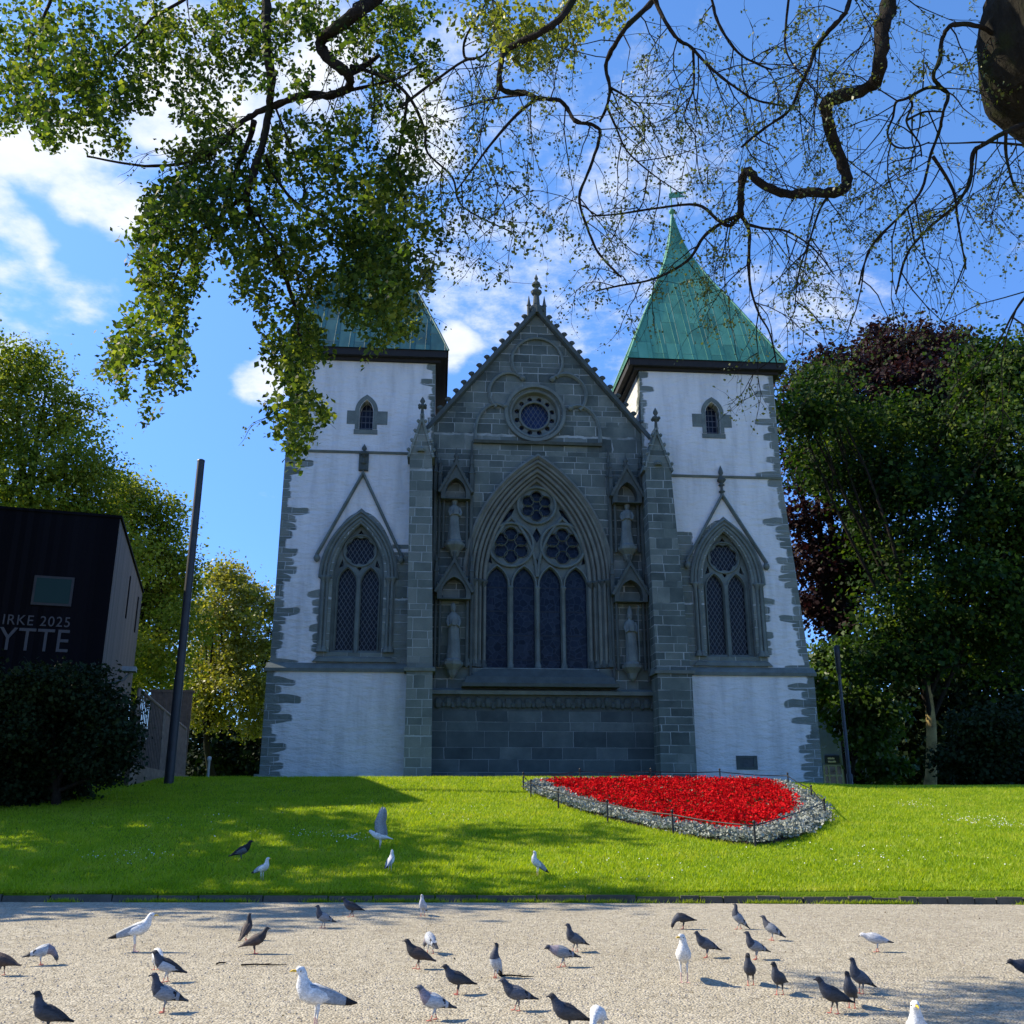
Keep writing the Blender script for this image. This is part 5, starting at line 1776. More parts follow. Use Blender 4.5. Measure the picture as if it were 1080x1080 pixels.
#  traced limbs: (start Y, end Y, start px width, end px width, joins the trunk, points)
LIMBS = [
    (7.2, 8.2, 17, 7, 1, [(937, -30), (937, 0), (930, 35), (928, 72), (915, 93), (880, 104), (871, 112), (880, 150), (893, 190), (880, 203), (850, 203), (829, 205), (805, 195), (789, 180), (783, 190), (781, 226)]),
    (6.9, 7.6, 6, 2.2, 2, [(1075, 60), (1051, 39), (1033, 28), (1005, 26), (994, 40), (991, 63), (984, 80), (991, 91), (1000, 100), (995, 118), (991, 137), (982, 162), (972, 200), (952, 225), (919, 260), (906, 300)]),
    (6.9, 7.6, 7, 2.2, 2, [(1110, 122), (1080, 132), (1061, 139), (1040, 151), (1026, 162), (1023, 190), (1009, 215), (977, 243), (956, 270), (945, 310)]),
    (7.0, 7.9, 6, 2.5, 1, [(905, -30), (896, 0), (891, 14), (875, 32), (860, 50), (854, 70), (845, 88), (833, 116), (808, 134), (782, 155)]),
    (7.6, 8.4, 8, 2.2, 1, [(615, -30), (604, 0), (589, 21), (567, 36), (536, 51), (529, 64), (527, 89), (536, 97), (553, 97), (566, 103), (589, 106), (598, 114), (607, 128), (626, 132), (633, 143), (622, 178), (611, 208), (619, 239), (632, 268), (655, 292)]),
    (7.5, 8.3, 7, 2.5, 1, [(700, -25), (689, 0), (664, 25), (648, 48), (639, 69), (643, 92), (640, 112), (633, 128)]),
    (7.4, 8.0, 5, 2, 1, [(686, -20), (692, 3), (705, 28), (717, 43), (729, 50), (750, 72), (778, 94), (799, 106), (830, 112)]),
    (7.3, 8.0, 4, 1.8, 1, [(748, -20), (751, 0), (758, 25), (778, 55), (800, 68), (815, 74)]),
    (8.6, 9.6, 17, 2, 1, [(412, -25), (393, 0), (376, 14), (352, 32), (338, 46), (348, 63), (365, 77), (368, 92), (350, 100), (319, 101), (290, 111), (267, 121), (250, 133), (225, 160), (206, 170), (153, 175), (92, 165)]),
    (8.9, 9.8, 11, 3, 1, [(279, -30), (281, 0), (281, 43), (286, 86), (283, 120), (275, 158), (261, 200), (263, 222), (272, 239), (285, 258), (300, 290), (312, 330), (318, 380), (312, 430)]),
]
SUB = [  # forks: (Y0, Y1, w0, w1, points)
    (8.2, 8.6, 5, 1.6, [(781, 226), (770, 238), (757, 232), (735, 216), (690, 220), (650, 226), (622, 228)]),
    (8.2, 8.7, 5, 1.5, [(778, 228), (760, 236), (742, 250), (725, 275), (690, 294), (655, 301), (628, 307)]),
    (8.2, 8.4, 5, 1.5, [(781, 226), (790, 243), (790, 265), (791, 300), (800, 330), (812, 352), (820, 388)]),
    (8.2, 8.8, 3.5, 1.2, [(786, 236), (806, 241), (830, 244), (858, 262), (880, 290)]),
    (8.0, 8.0, 3, 1.2, [(893, 190), (868, 215), (855, 250), (842, 290), (838, 330)]),
    (7.2, 7.5, 4, 1.6, [(991, 93), (977, 93), (956, 104), (945, 108), (942, 123), (936, 141), (945, 155), (965, 155), (980, 150)]),
    (7.2, 7.5, 3, 1.5, [(960, 104), (962, 112), (956, 127), (962, 140), (970, 152), (972, 165)]),
    (7.2, 7.4, 3, 1.5, [(956, 127), (975, 118), (995, 118)]),
    (7.3, 7.6, 4, 1.4, [(984, 165), (1005, 200), (1010, 232), (1015, 262), (1019, 284)]),
    (6.9, 7.3, 4, 1.6, [(1061, 139), (1061, 162), (1066, 185), (1072, 200), (1085, 214)]),
    (6.9, 7.4, 3.5, 1.2, [(1110, 156), (1080, 153), (1040, 150), (1009, 151), (977, 151)]),
    (6.8, 7.1, 3.5, 1.4, [(1110, 280), (1082, 312), (1067, 334), (1058, 352), (1040, 385)]),
    (7.2, 7.6, 3, 1.2, [(833, -10), (829, 25), (829, 53), (843, 77), (856, 92), (868, 105)]),
    (8.0, 8.3, 5, 1.5, [(567, 103), (544, 122), (517, 153), (500, 176), (480, 203)]),
    (8.0, 8.3, 3, 1.2, [(553, 100), (528, 103), (500, 110), (470, 118)]),
    (7.6, 7.9, 3, 1.2, [(731, 53), (732, 80), (731, 95), (725, 111), (722, 125), (735, 145)]),
    (8.0, 8.3, 3, 1, [(640, 112), (650, 135), (662, 160), (690, 185), (720, 205)]),
    (8.0, 8.4, 3, 1, [(643, 92), (665, 105), (678, 120), (680, 150)]),
    (9.1, 9.1, 9, 4, [(366, 78), (385, 69), (400, 58)]),
    (9.3, 9.7, 5, 1.6, [(279, 164), (287, 181), (310, 212), (345, 230), (373, 252), (395, 290)]),
    (9.3, 9.8, 4, 1.6, [(273, 225), (278, 238), (300, 265), (313, 289), (321, 320)]),
    (9.3, 9.9, 5, 1.6, [(258, 205), (225, 235), (204, 250), (185, 293), (165, 340)]),
    (9.3, 9.8, 7, 2.5, [(268, 128), (262, 150), (245, 190), (232, 230), (215, 270)]),
    (9.2, 9.7, 4, 1.5, [(240, 145), (228, 152), (222, 162), (200, 175), (180, 190)]),
    (8.9, 9.2, 5, 1.6, [(370, 70), (388, 75), (414, 86), (434, 106), (448, 138), (451, 161), (477, 187), (488, 218), (540, 245)]),
    (9.0, 9.2, 5, 1.8, [(330, 104), (370, 95), (419, 83), (440, 70)]),
    (8.7, 8.9, 3.5, 1.5, [(422, 113), (462, 83), (488, 65), (511, 57), (522, 30), (518, -10)]),
    (8.7, 8.9, 3.5, 1.5, [(500, 62), (490, 60), (491, 40), (508, 11), (520, -10)]),
    (9.0, 9.5, 4, 1.6, [(205, -10), (194, 0), (161, 19), (147, 36), (120, 60), (100, 90)]),
    (9.1, 9.6, 4, 1.6, [(60, -15), (45, 20), (30, 50), (35, 90)]),
    (9.1, 9.5, 3, 1.2, [(290, 112), (305, 150), (320, 190), (318, 215)]),
    (9.1, 9.4, 4, 1.4, [(430, 100), (425, 140), (420, 175), (428, 215), (420, 260)]),
    (9.0, 9.4, 3, 1.2, [(390, 60), (395, 110), (388, 150)]),
]
TWIGSRC = []


def limb_pts(Y0, Y1, pts):
    n = len(pts)
    w3 = [at(p[0], p[1], Y0 + (Y1 - Y0) * (i / (n - 1)) + .10 * math.sin(i * 1.9)) for i, p in enumerate(pts)]
    return smooth_open(w3, 5)


def limb_rad(P, w0, w1):
    n = len(P)
    return [max(.0045, (w0 + (w1 - w0) * (i / (n - 1)) ** .8) * .5 * mpp(p) * random.uniform(.93, 1.07)) for i, p in enumerate(P)]


for Y0, Y1, w0, w1, join, pts in LIMBS:
    P = limb_pts(Y0, Y1, pts)
    r_ = limb_rad(P, w0, w1)
    TWIGSRC.append((P, pts))
    if join == 1:
        e = P[0]
        j = smooth_open([TOP, TOP.lerp(e, .4) + Vector((0, 0, 1.0)), TOP.lerp(e, .8) + Vector((0, 0, .9)), e], 4)[:-1]
        P = j + P
        r_ = list(np.linspace(max(.16, r_[0] * 1.7), r_[0] * 1.05, len(j))) + r_
    elif join == 2:
        P = [Vector((5.1, 7.1, P[0].z + .15))] + P
        r_ = [r_[0] * 1.4] + r_
    mb = MB()
    mb.tube([p - bb + Vector((random.gauss(0, .12), 0, random.gauss(0, .12))) * q for p, q in zip(P, r_)], [q * random.uniform(.86, 1.16) for q in r_], 10, jitter=.10)
    mb.build("limb", M_BARK, beech)
for Y0, Y1, w0, w1, pts in SUB:
    mb = MB()
    P = limb_pts(Y0, Y1, pts)
    TWIGSRC.append((P, pts))
    mb.tube([p - bb for p in P], limb_rad(P, w0, w1), 6, jitter=.05)
    mb.build("branch", M_BARK, beech)

# twigs with sparse young leaves (uncountable)
LC, LN, LS = [], [], []
tw = MB()


def add_leaf(p, size, up=.4):
    LC.append(p); LS.append(size); LN.append((random.gauss(0, 1), random.gauss(0, 1), random.gauss(up, .8)))


def twig(p, d, length, r0, depth, leafp, lsize):
    n = 6
    pts = [p]
    d = d.normalized()
    for i in range(n):
        d = (d + Vector((random.gauss(0, .17), random.gauss(0, .17), random.gauss(-.09, .13)))).normalized()
        pts.append(pts[-1] + d * length / n)
        if depth > 0 and random.random() < .5:
            twig(pts[-1], d + Vector((random.gauss(0, .8), random.gauss(0, .6), random.gauss(-.15, .6))), length * random.uniform(.35, .65), r0 * .6, depth - 1, leafp, lsize)
        if random.random() < leafp:
            for _ in range(random.choice((1, 1, 2, 3, 4))):
                add_leaf(pts[-1] + Vector((random.gauss(0, .035), random.gauss(0, .035), random.gauss(-.015, .03))), lsize * random.uniform(.6, 1.25))
    tw.tube([q - bb for q in pts], [r0 * (1 - .75 * i / n) for i in range(n + 1)], 4, caps=False)


for P, pts in TWIGSRC:
    for i in range(2, len(P) - 1, 2):
        px = 540 + 1000 * P[i].x / (mpp(P[i]) * 1000)
        leafy = px < 430
        if px < 190: continue
        if random.random() < (.5 if leafy else .48):
            t = (P[i + 1] - P[i - 1]).normalized()
            side = t.cross(Vector((random.gauss(0, 1), random.gauss(0, 1), random.gauss(0, 1)))).normalized()
            d = t * .5 + side * .9 + Vector((0, 0, -.35))
            twig(P[i], d, random.uniform(.5, 1.35) if not leafy else random.uniform(.4, .9), .0075, 2 if not leafy else 1, .34, .036)
# free hanging sprays filling the upper right
for _ in range(34):
    px, py = random.uniform(600, 1090), random.uniform(-20, 300)
    if py > 300 - abs(px - 900) * .25: py *= .6
    p = at(px, py, random.uniform(7.2, 9.5))
    twig(p, Vector((random.gauss(0, .8), random.gauss(0, .5), random.gauss(-.5, .5))), random.uniform(.6, 1.3), .0045, 2, .34, .036)
for _ in range(34):
    px, py = random.uniform(430, 560), random.uniform(80, 270)
    p = at(px, py, random.uniform(8, 9.5))
    twig(p, Vector((random.gauss(0, .6), random.gauss(0, .5), random.gauss(-.6, .4))), random.uniform(.5, .9), .006, 1, .75, .055)
o = tw.build("twigs", M_BARK, beech)
o['kind'] = 'stuff'
B_SPARSE = leaf_mat("young_beech_leaf", [(0.035, 0.05, 0.012), (0.075, 0.10, 0.02), (0.14, 0.16, 0.035)], trans=.35, clump=1.2)
c = np.array([tuple(p - bb) for p in LC])
o = np_mesh("young_leaves", leaf_quads(c, np.array(LS), np.array(LN), .7), 4, B_SPARSE, beech)
o['kind'] = 'stuff'

# dense leafy sprays of the left half: (px, py, rx, ry, leaves)
BL = [(20, 40, 45, 45, 900), (70, 45, 50, 50, 1000), (120, 50, 40, 50, 800), (30, 95, 38, 32, 560), (75, 110, 45, 35, 700), (120, 110, 36, 32, 480), (15, 122, 16, 16, 110), (60, 140, 26, 16, 130), (118, 148, 22, 14, 90),
      (160, 30, 30, 36, 420), (150, 90, 14, 26, 140), (185, 50, 26, 40, 420), (220, 40, 30, 36, 500), (205, 95, 22, 24, 220), (240, 90, 20, 26, 180), (255, 20, 30, 22, 380), (190, 118, 14, 10, 60),
      (300, 30, 34, 28, 420), (330, 15, 34, 18, 300), (262, 65, 18, 22, 150), (300, 75, 24, 26, 180), (400, 25, 30, 28, 480), (425, 45, 18, 26, 260), (440, 12, 20, 14, 170), (455, 62, 14, 18, 150), (375, 45, 22, 20, 140), (395, 85, 18, 20, 140), (415, 70, 14, 14, 90),
      (225, 135, 26, 20, 260), (195, 165, 26, 20, 330), (215, 200, 34, 26, 560), (180, 210, 26, 24, 440), (165, 245, 26, 26, 460), (205, 240, 34, 26, 560), (160, 280, 22, 22, 330), (190, 285, 26, 24, 420), (150, 320, 20, 24, 330), (180, 325, 22, 24, 360),
      (135, 360, 24, 22, 300), (118, 385, 14, 20, 150), (175, 365, 24, 24, 360), (185, 385, 14, 22, 170), (160, 405, 14, 16, 90), (156, 430, 6, 14, 40), (130, 400, 10, 16, 60),
      (250, 165, 24, 22, 260), (270, 195, 26, 24, 320), (300, 160, 30, 26, 380), (330, 170, 26, 26, 340), (360, 130, 26, 24, 280), (350, 165, 18, 22, 180), (310, 130, 22, 14, 130), (235, 215, 22, 26, 290), (255, 250, 22, 28, 330), (262, 290, 16, 26, 210), (285, 275, 20, 26, 290), (280, 320, 12, 26, 150), (300, 225, 18, 18, 150),
      (310, 265, 24, 30, 360), (330, 250, 18, 26, 230), (322, 300, 20, 26, 260), (345, 290, 16, 24, 150), (315, 345, 26, 22, 330), (330, 355, 18, 22, 210), (300, 370, 20, 22, 230), (320, 390, 18, 26, 260), (305, 415, 22, 20, 240), (292, 435, 16, 16, 140), (325, 430, 18, 18, 190), (315, 460, 14, 18, 130), (308, 478, 7, 12, 45), (342, 435, 8, 10, 40),
      (355, 240, 20, 18, 160), (380, 230, 18, 20, 200), (400, 250, 20, 22, 240), (375, 270, 20, 22, 240), (400, 290, 20, 26, 270), (390, 325, 16, 22, 190), (405, 330, 16, 22, 190), (420, 310, 18, 26, 230), (430, 340, 12, 16, 100), (396, 358, 8, 12, 50), (435, 290, 16, 24, 140), (415, 225, 22, 22, 200), (440, 250, 16, 20, 110), (415, 175, 24, 24, 270), (430, 150, 18, 22, 180), (395, 190, 22, 20, 170), (440, 200, 14, 26, 120), (450, 280, 10, 16, 40), (385, 150, 16, 16, 100), (370, 195, 16, 18, 120), (455, 215, 14, 14, 60), (465, 245, 14, 16, 40), (405, 115, 18, 16, 130),
      (385, 255, 26, 26, 300), (365, 300, 18, 24, 180), (410, 262, 24, 26, 280), (425, 290, 18, 24, 200), (378, 325, 14, 18, 110), (350, 210, 24, 20, 200), (400, 215, 24, 20, 220), (420, 195, 20, 20, 170), (415, 345, 10, 14, 60)]
BY = [(515, 15, 22, 20, 330), (545, 20, 30, 26, 560), (580, 25, 30, 28, 520), (610, 12, 24, 18, 330), (560, 52, 26, 16, 260), (590, 60, 18, 12, 110), (640, 10, 22, 14, 180), (530, 45, 18, 16, 170), (478, 20, 10, 14, 40)]


def spray(blobs, Ya, Yb, name, mat, size, mult=1.0):
    C_ = []
    N_ = []
    for px, py, rx, ry, n in blobs:
        n = int(n * mult)
        Yc = random.uniform(Ya, Yb)
        ns = max(2, n // 22)
        for _ in range(ns):
            while True:
                a, b = random.uniform(-1, 1), random.uniform(-1, 1)
                if a * a + b * b < 1: break
            o_ = at(px + a * rx, py + b * ry, Yc + random.gauss(0, .45))
            dd = Vector((random.gauss(0, .5), random.gauss(0, .5), -1)).normalized()
            L_ = random.uniform(.12, .34)
            for k in range(n // ns):
                t = random.random()
                q = o_ + dd * (t - .3) * L_ + Vector((random.gauss(0, .05), random.gauss(0, .05), random.gauss(0, .045)))
                C_.append(tuple(q - bb))
                N_.append((random.gauss(-.2, .8), random.gauss(-.3, .8), random.gauss(.55, .7)))
    c = np.array(C_)
    o_ = np_mesh(name, leaf_quads(c, size * (.65 + .7 * rng.random(len(c))), np.array(N_), .78, droop=.8), 4, mat, beech)
    o_['kind'] = 'stuff'
    return o_


B_LEAF = leaf_mat("beech_leaf", [(0.008, 0.020, 0.006), (0.022, 0.048, 0.009), (0.07, 0.105, 0.014), (0.19, 0.215, 0.035)], trans=.5, clump=1.3, rough=.55, spec=.15)
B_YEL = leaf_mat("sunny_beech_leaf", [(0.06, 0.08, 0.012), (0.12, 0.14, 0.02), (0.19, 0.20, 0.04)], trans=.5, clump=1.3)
spray(BL, 8.6, 10.2, "foliage", B_LEAF, .064, 1.7)
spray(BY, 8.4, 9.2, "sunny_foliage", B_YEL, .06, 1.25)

# ------------------------------------------------------------------ BIRDS
def gpt(px, py):
    d = ray(px, py)
    return Vector((0, 0, EYE)) + d * (-EYE / d.z)


def bmat(name, c, rough=.65, var=.3):
    m, nt, out = new_mat("feather_" + name)
    co = nd(nt, 'ShaderNodeTexCoord').outputs['Object']
    st = nd(nt, 'ShaderNodeVectorMath', {0: co, 1: (55.0, 95.0, 95.0)}, operation='MULTIPLY').outputs[0]
    v = nd(nt, 'ShaderNodeTexVoronoi', {'Vector': st, 'Scale': 1.0})
    cell = nd(nt, 'ShaderNodeSeparateColor', {0: v.outputs['Color']}).outputs[0]
    big = noise(nt, co, 22.0, 4, 0.6)
    f = mth(nt, 'ADD', mth(nt, 'MULTIPLY', cell, .35), mth(nt, 'ADD', mth(nt, 'MULTIPLY', big, .5), mth(nt, 'MULTIPLY', v.outputs['Distance'], .25)))
    col = ramp(nt, f, [(0.25, [x * (1 - var) for x in c]), (0.55, c), (0.85, [min(1, x * (1 + var * 1.4)) for x in c])])
    principled(nt, out, col, rough, bump=v.outputs['Distance'], bstr=.35, bdist=.004, spec=.25)
    return m


F = {k: bmat(k, c) for k, c in dict(slate=(.095, .10, .115), grey=(.20, .215, .235), pale=(.36, .38, .40), dark=(.028, .028, .032), black=(.012, .012, .014), brown=(.06, .045, .042), iris=(.05, .055, .07),
                                    white=(.60, .60, .58), mantle=(.26, .285, .31), charcoal=(.045, .047, .052), pinkgrey=(.22, .19, .215), speck=(.42, .43, .45)).items()}
LEGP = bmat("pink_leg", (.50, .16, .12))
LEGB = bmat("dark_leg", (.03, .03, .03))
LEGG = bmat("flesh_leg", (.52, .34, .30))
BEAKD = bmat("dark_beak", (.03, .03, .035))
BEAKY = bmat("yellow_beak", (.65, .42, .05))
EYEM = bmat("dark_eye", (.005, .005, .005), .2)
#            body     back/wing  neck     head     tail     bar
PAL = dict(
    bluebar=('grey', 'grey', 'iris', 'iris', 'charcoal', 'black'), chequer=('slate', 'slate', 'iris', 'iris', 'dark', 'black'), darkp=('charcoal', 'dark', 'iris', 'dark', 'black', 'black'),
    brownp=('brown', 'brown', 'dark', 'dark', 'brown', 'dark'), palep=('pale', 'pale', 'pinkgrey', 'slate', 'charcoal', 'dark'), whitep=('white', 'white', 'white', 'white', 'pale', 'pale'), pied=('pale', 'dark', 'iris', 'dark', 'dark', 'black'),
    speckp=('speck', 'speck', 'speck', 'speck', 'charcoal', 'slate'), pinkn=('grey', 'grey', 'pinkgrey', 'iris', 'charcoal', 'black'),
    gull=('white', 'mantle', 'white', 'white', 'white', 'black'), crow=('slate', 'black', 'black', 'black', 'black', 'black'))

PIG = dict(leg=.078, sp=[(-.175, .088), (-.14, .096), (-.10, .108), (-.06, .118), (-.02, .128), (.02, .138), (.055, .150)],
           hh=[.006, .011, .019, .036, .052, .058, .053], hw=[.022, .026, .031, .042, .053, .056, .050],
           neck=dict(up=[(.080, .186), (.088, .214), (.094, .238), (.106, .256), (.120, .258), (.130, .254)], norm=[(.085, .176), (.100, .198), (.112, .216), (.126, .230), (.140, .230), (.150, .226)],
                     low=[(.092, .158), (.115, .168), (.135, .176), (.150, .182), (.164, .178), (.173, .172)], peck=[(.094, .130), (.118, .108), (.136, .082), (.148, .060), (.152, .045), (.154, .034)]),
           nh=[.040, .028, .024, .0225, .017, .009], nw=[.036, .026, .0225, .0205, .015, .007], beak=.022, wing=(.045, -.155, .045))
GUL = dict(leg=.10, sp=[(-.26, .212), (-.21, .222), (-.15, .232), (-.09, .24), (-.02, .25), (.05, .262), (.10, .28)],
           hh=[.006, .012, .024, .05, .072, .08, .072], hw=[.026, .032, .04, .058, .075, .08, .07],
           neck=dict(up=[(.132, .328), (.142, .364), (.148, .396), (.166, .420), (.190, .424), (.206, .418)], norm=[(.138, .318), (.155, .348), (.168, .374), (.188, .394), (.212, .396), (.226, .390)],
                     low=[(.145, .29), (.175, .305), (.2, .32), (.22, .33), (.24, .325), (.25, .32)], peck=[(.15, .24), (.19, .20), (.215, .15), (.23, .11), (.235, .085), (.237, .065)]),
           nh=[.058, .042, .037, .037, .030, .017], nw=[.054, .04, .035, .033, .025, .013], beak=.055, wing=(.085, -.33, .066))
NB = 0


def bird(kind, pos, heading, neck, pal, label, cat, pitch=0.0, scale=1.0, turn=0.0, step=0.0, raised=False, group=None):
    K = GUL if kind == 'gull' else PIG
    if kind == 'crow': scale *= 1.3
    mb = MB()
    sp = list(K['sp'])
    hh, hw = list(K['hh']), list(K['hw'])
    cx, cz = 0.0, sp[4][1]
    ca, sa = math.cos(pitch), math.sin(pitch)
    rot = lambda p: (cx + (p[0] - cx) * ca - (p[1] - cz) * sa, cz + (p[0] - cx) * sa + (p[1] - cz) * ca)
    spine = [rot(p) for p in sp]
    nb_ = len(spine)
    nk = [rot(p) for p in K['neck'][neck]]
    spine += nk
    hh += K['nh']; hw += K['nw']
    N = 12
    rs = []
    hd = nk[2]
    for i, (x_, z_) in enumerate(spine):
        a = spine[max(i - 1, 0)]; b = spine[min(i + 1, len(spine) - 1)]
        t = Vector((b[0] - a[0], 0, b[1] - a[1])).normalized()
        nn = Vector((-t.z, 0, t.x))
        ring = []
        for k in range(N):
            th = 2 * math.pi * k / N
            p = Vector((x_, 0, z_)) + nn * hh[i] * math.sin(th) + Vector((0, 1, 0)) * hw[i] * math.cos(th)
            if i >= nb_ + 2 and turn:
                q = p - Vector((hd[0], 0, hd[1]))
                p = Vector((hd[0], 0, hd[1])) + Matrix.Rotation(turn, 3, 'Z') @ q
            ring.append(p)
        rs.append(ring)
    f0 = len(mb.f)
    mb.rings(rs, mi=0)
    for fi_ in range(f0, len(mb.f)):
        f = mb.f[fi_]
        i = min(f) // N
        k = (fi_ - f0) % N
        top = 1 <= k <= 4
        if i < 2: mb.m[fi_] = 4
        elif i < nb_ - 1: mb.m[fi_] = 1 if (top and kind != 'gull') else 0
        elif i < nb_ + 2: mb.m[fi_] = 2
        else: mb.m[fi_] = 3
    # beak
    b0 = sum(rs[-1], Vector()) / N
    dirv = (b0 - sum(rs[-3], Vector()) / N)
    dirv.normalize()
    br_ = K['nw'][-1] * .8
    mb.tube([b0 - dirv * .004, b0 + dirv * K['beak'] * .6, b0 + dirv * K['beak'] + Vector((0, 0, -K['beak'] * .15))], [br_, br_ * .75, br_ * .2], 6, mi=6)
    # eyes
    hc = sum(rs[-3], Vector()) / N
    sidev = (rs[-3][0] - rs[-3][N // 2]).normalized()
    for q in (-1, 1):
        c_ = hc + sidev * q * K['nw'][3] * .92 + dirv * K['nw'][3] * .35
        mb.lathe(c_, [(.0005, -.0035), (.0035, 0), (.0005, .0035)], 6, mi=8) if kind != 'gull' else mb.lathe(c_, [(.0005, -.006), (.006, 0), (.0005, .006)], 6, mi=8)
    # folded or raised wings
    w0, w1, off = K['wing']
    if raised:
        for q in (-1, 1):
            ch = [(.10, -.13), (.12, -.11), (.12, -.08), (.07, -.10), (.03, -.09), (-.02, -.05)]
            sx_ = [(0, 0), (.0, .12), (.005, .24), (.01, .36), (.015, .46), (.02, .52)]
            vs = []
            for (le, te), (yy, zz_) in zip(ch, sx_):
                vs += [(le, q * (.05 + yy), .29 + zz_), ((le + te) / 2, q * (.05 + yy + .012), .30 + zz_), (te, q * (.05 + yy), .285 + zz_ - .01), ((le + te) / 2, q * (.05 + yy - .006), .288 + zz_)]
            rings_ = [[vs[j * 4 + k] for k in range(4)] for j in range(6)]
            f0 = len(mb.f)
            mb.rings(rings_, mi=1)
            for fi_ in range(f0, len(mb.f)):
                if min(mb.f[fi_]) - len(mb.v) >= -8: mb.m[fi_] = 5
    else:
        for q in (-1, 1):
            rings_ = []
            M_ = 9
            for j in range(M_):
                t = j / (M_ - 1)
                x_ = w0 + (w1 - w0) * t
                zc = np.interp(x_, [p[0] for p in sp], [p[1] for p in sp]) + (.012 if kind != 'gull' else .018) * (1 - t)
                hgt = (off * 1.02) * max(.06, math.sin(math.pi * min(1, .18 + t * .80)) ** .7) * (1 - .45 * t)
                yo = off * (1 - .75 * t ** 1.5) * (1 - .25 * (1 - t) ** 3)
                ring = []
                for k in range(8):
                    th = 2 * math.pi * k / 8
                    lx, lz = rot((x_, zc + hgt * math.sin(th)))
                    ring.append((lx, q * (yo + .012 * math.cos(th) * (1 - .5 * t) - .004 * abs(math.sin(th))), lz))
                rings_.append(ring)
            f0 = len(mb.f)
            mb.rings(rings_, mi=1)
            for fi_ in range(f0, f0 + 8 * (M_ - 1)):
                j = (fi_ - f0) // 8
                if kind == 'gull':
                    mb.m[fi_] = 5 if j >= 6 else 1
                elif j in (4, 6) and pal in ('bluebar', 'palep', 'pinkn', 'chequer'): mb.m[fi_] = 5
                elif j >= 7: mb.m[fi_] = 4
    # legs
    lg = K['leg']
    for q in (-1, 1):
        s_ = step * q
        hip = Vector((.0, q * K['hw'][4] * .45, sp[4][1] - hh[4] * .6))
        ank = Vector((.004 + s_ * .5, q * K['hw'][4] * .42, lg * (.5 if kind != 'gull' else .92)))
        ft = Vector((.004 + s_, q * K['hw'][4] * .42, .004))
        rl_ = .0042 if kind != 'gull' else .006
        mb.tube([hip, (hip + ank) / 2 + Vector((-.006, 0, 0)), ank], [rl_ * 3.2, rl_ * 1.8, rl_ * 1.0], 6, mi=0 if kind != 'gull' else 0)
        mb.tube([ank, ft], [rl_, rl_ * .9], 5, mi=7)
        for an in (-.5, 0, .5, math.pi):
            L_ = (.034 if an != math.pi else .015) * (1 if kind != 'gull' else 1.5)
            mb.tube([ft, ft + Vector((math.cos(an) * L_, math.sin(an) * L_, -.001))], [rl_ * .8, rl_ * .4], 4, mi=7)
        if kind == 'gull':
            mb.add([ft + Vector((0, 0, .001)), ft + Vector((math.cos(-.5) * .045, math.sin(-.5) * .045, .001)), ft + Vector((.05, 0, .001)), ft + Vector((math.cos(.5) * .045, math.sin(.5) * .045, .001))], [(0, 1, 2), (0, 2, 3)], 7)
    p_ = PAL[pal]
    mats = [F[p_[0]], F[p_[1]], F[p_[2]], F[p_[3]], F[p_[4]], F[p_[5]], BEAKY if kind == 'gull' else BEAKD, LEGG if kind == 'gull' else (LEGB if kind == 'crow' else LEGP), EYEM]
    name = {'gull': 'gull', 'crow': 'crow', 'pigeon': 'pigeon'}[kind]
    o_ = mb.build(name, mats)
    o_.location = pos
    o_.rotation_euler = (0, 0, R(heading))
    o_.scale = (scale,) * 3
    tag(o_, label, cat, group)
    return o_


GP, GG = "pigeons feeding on the gravel", "gulls on the gravel and lawn"
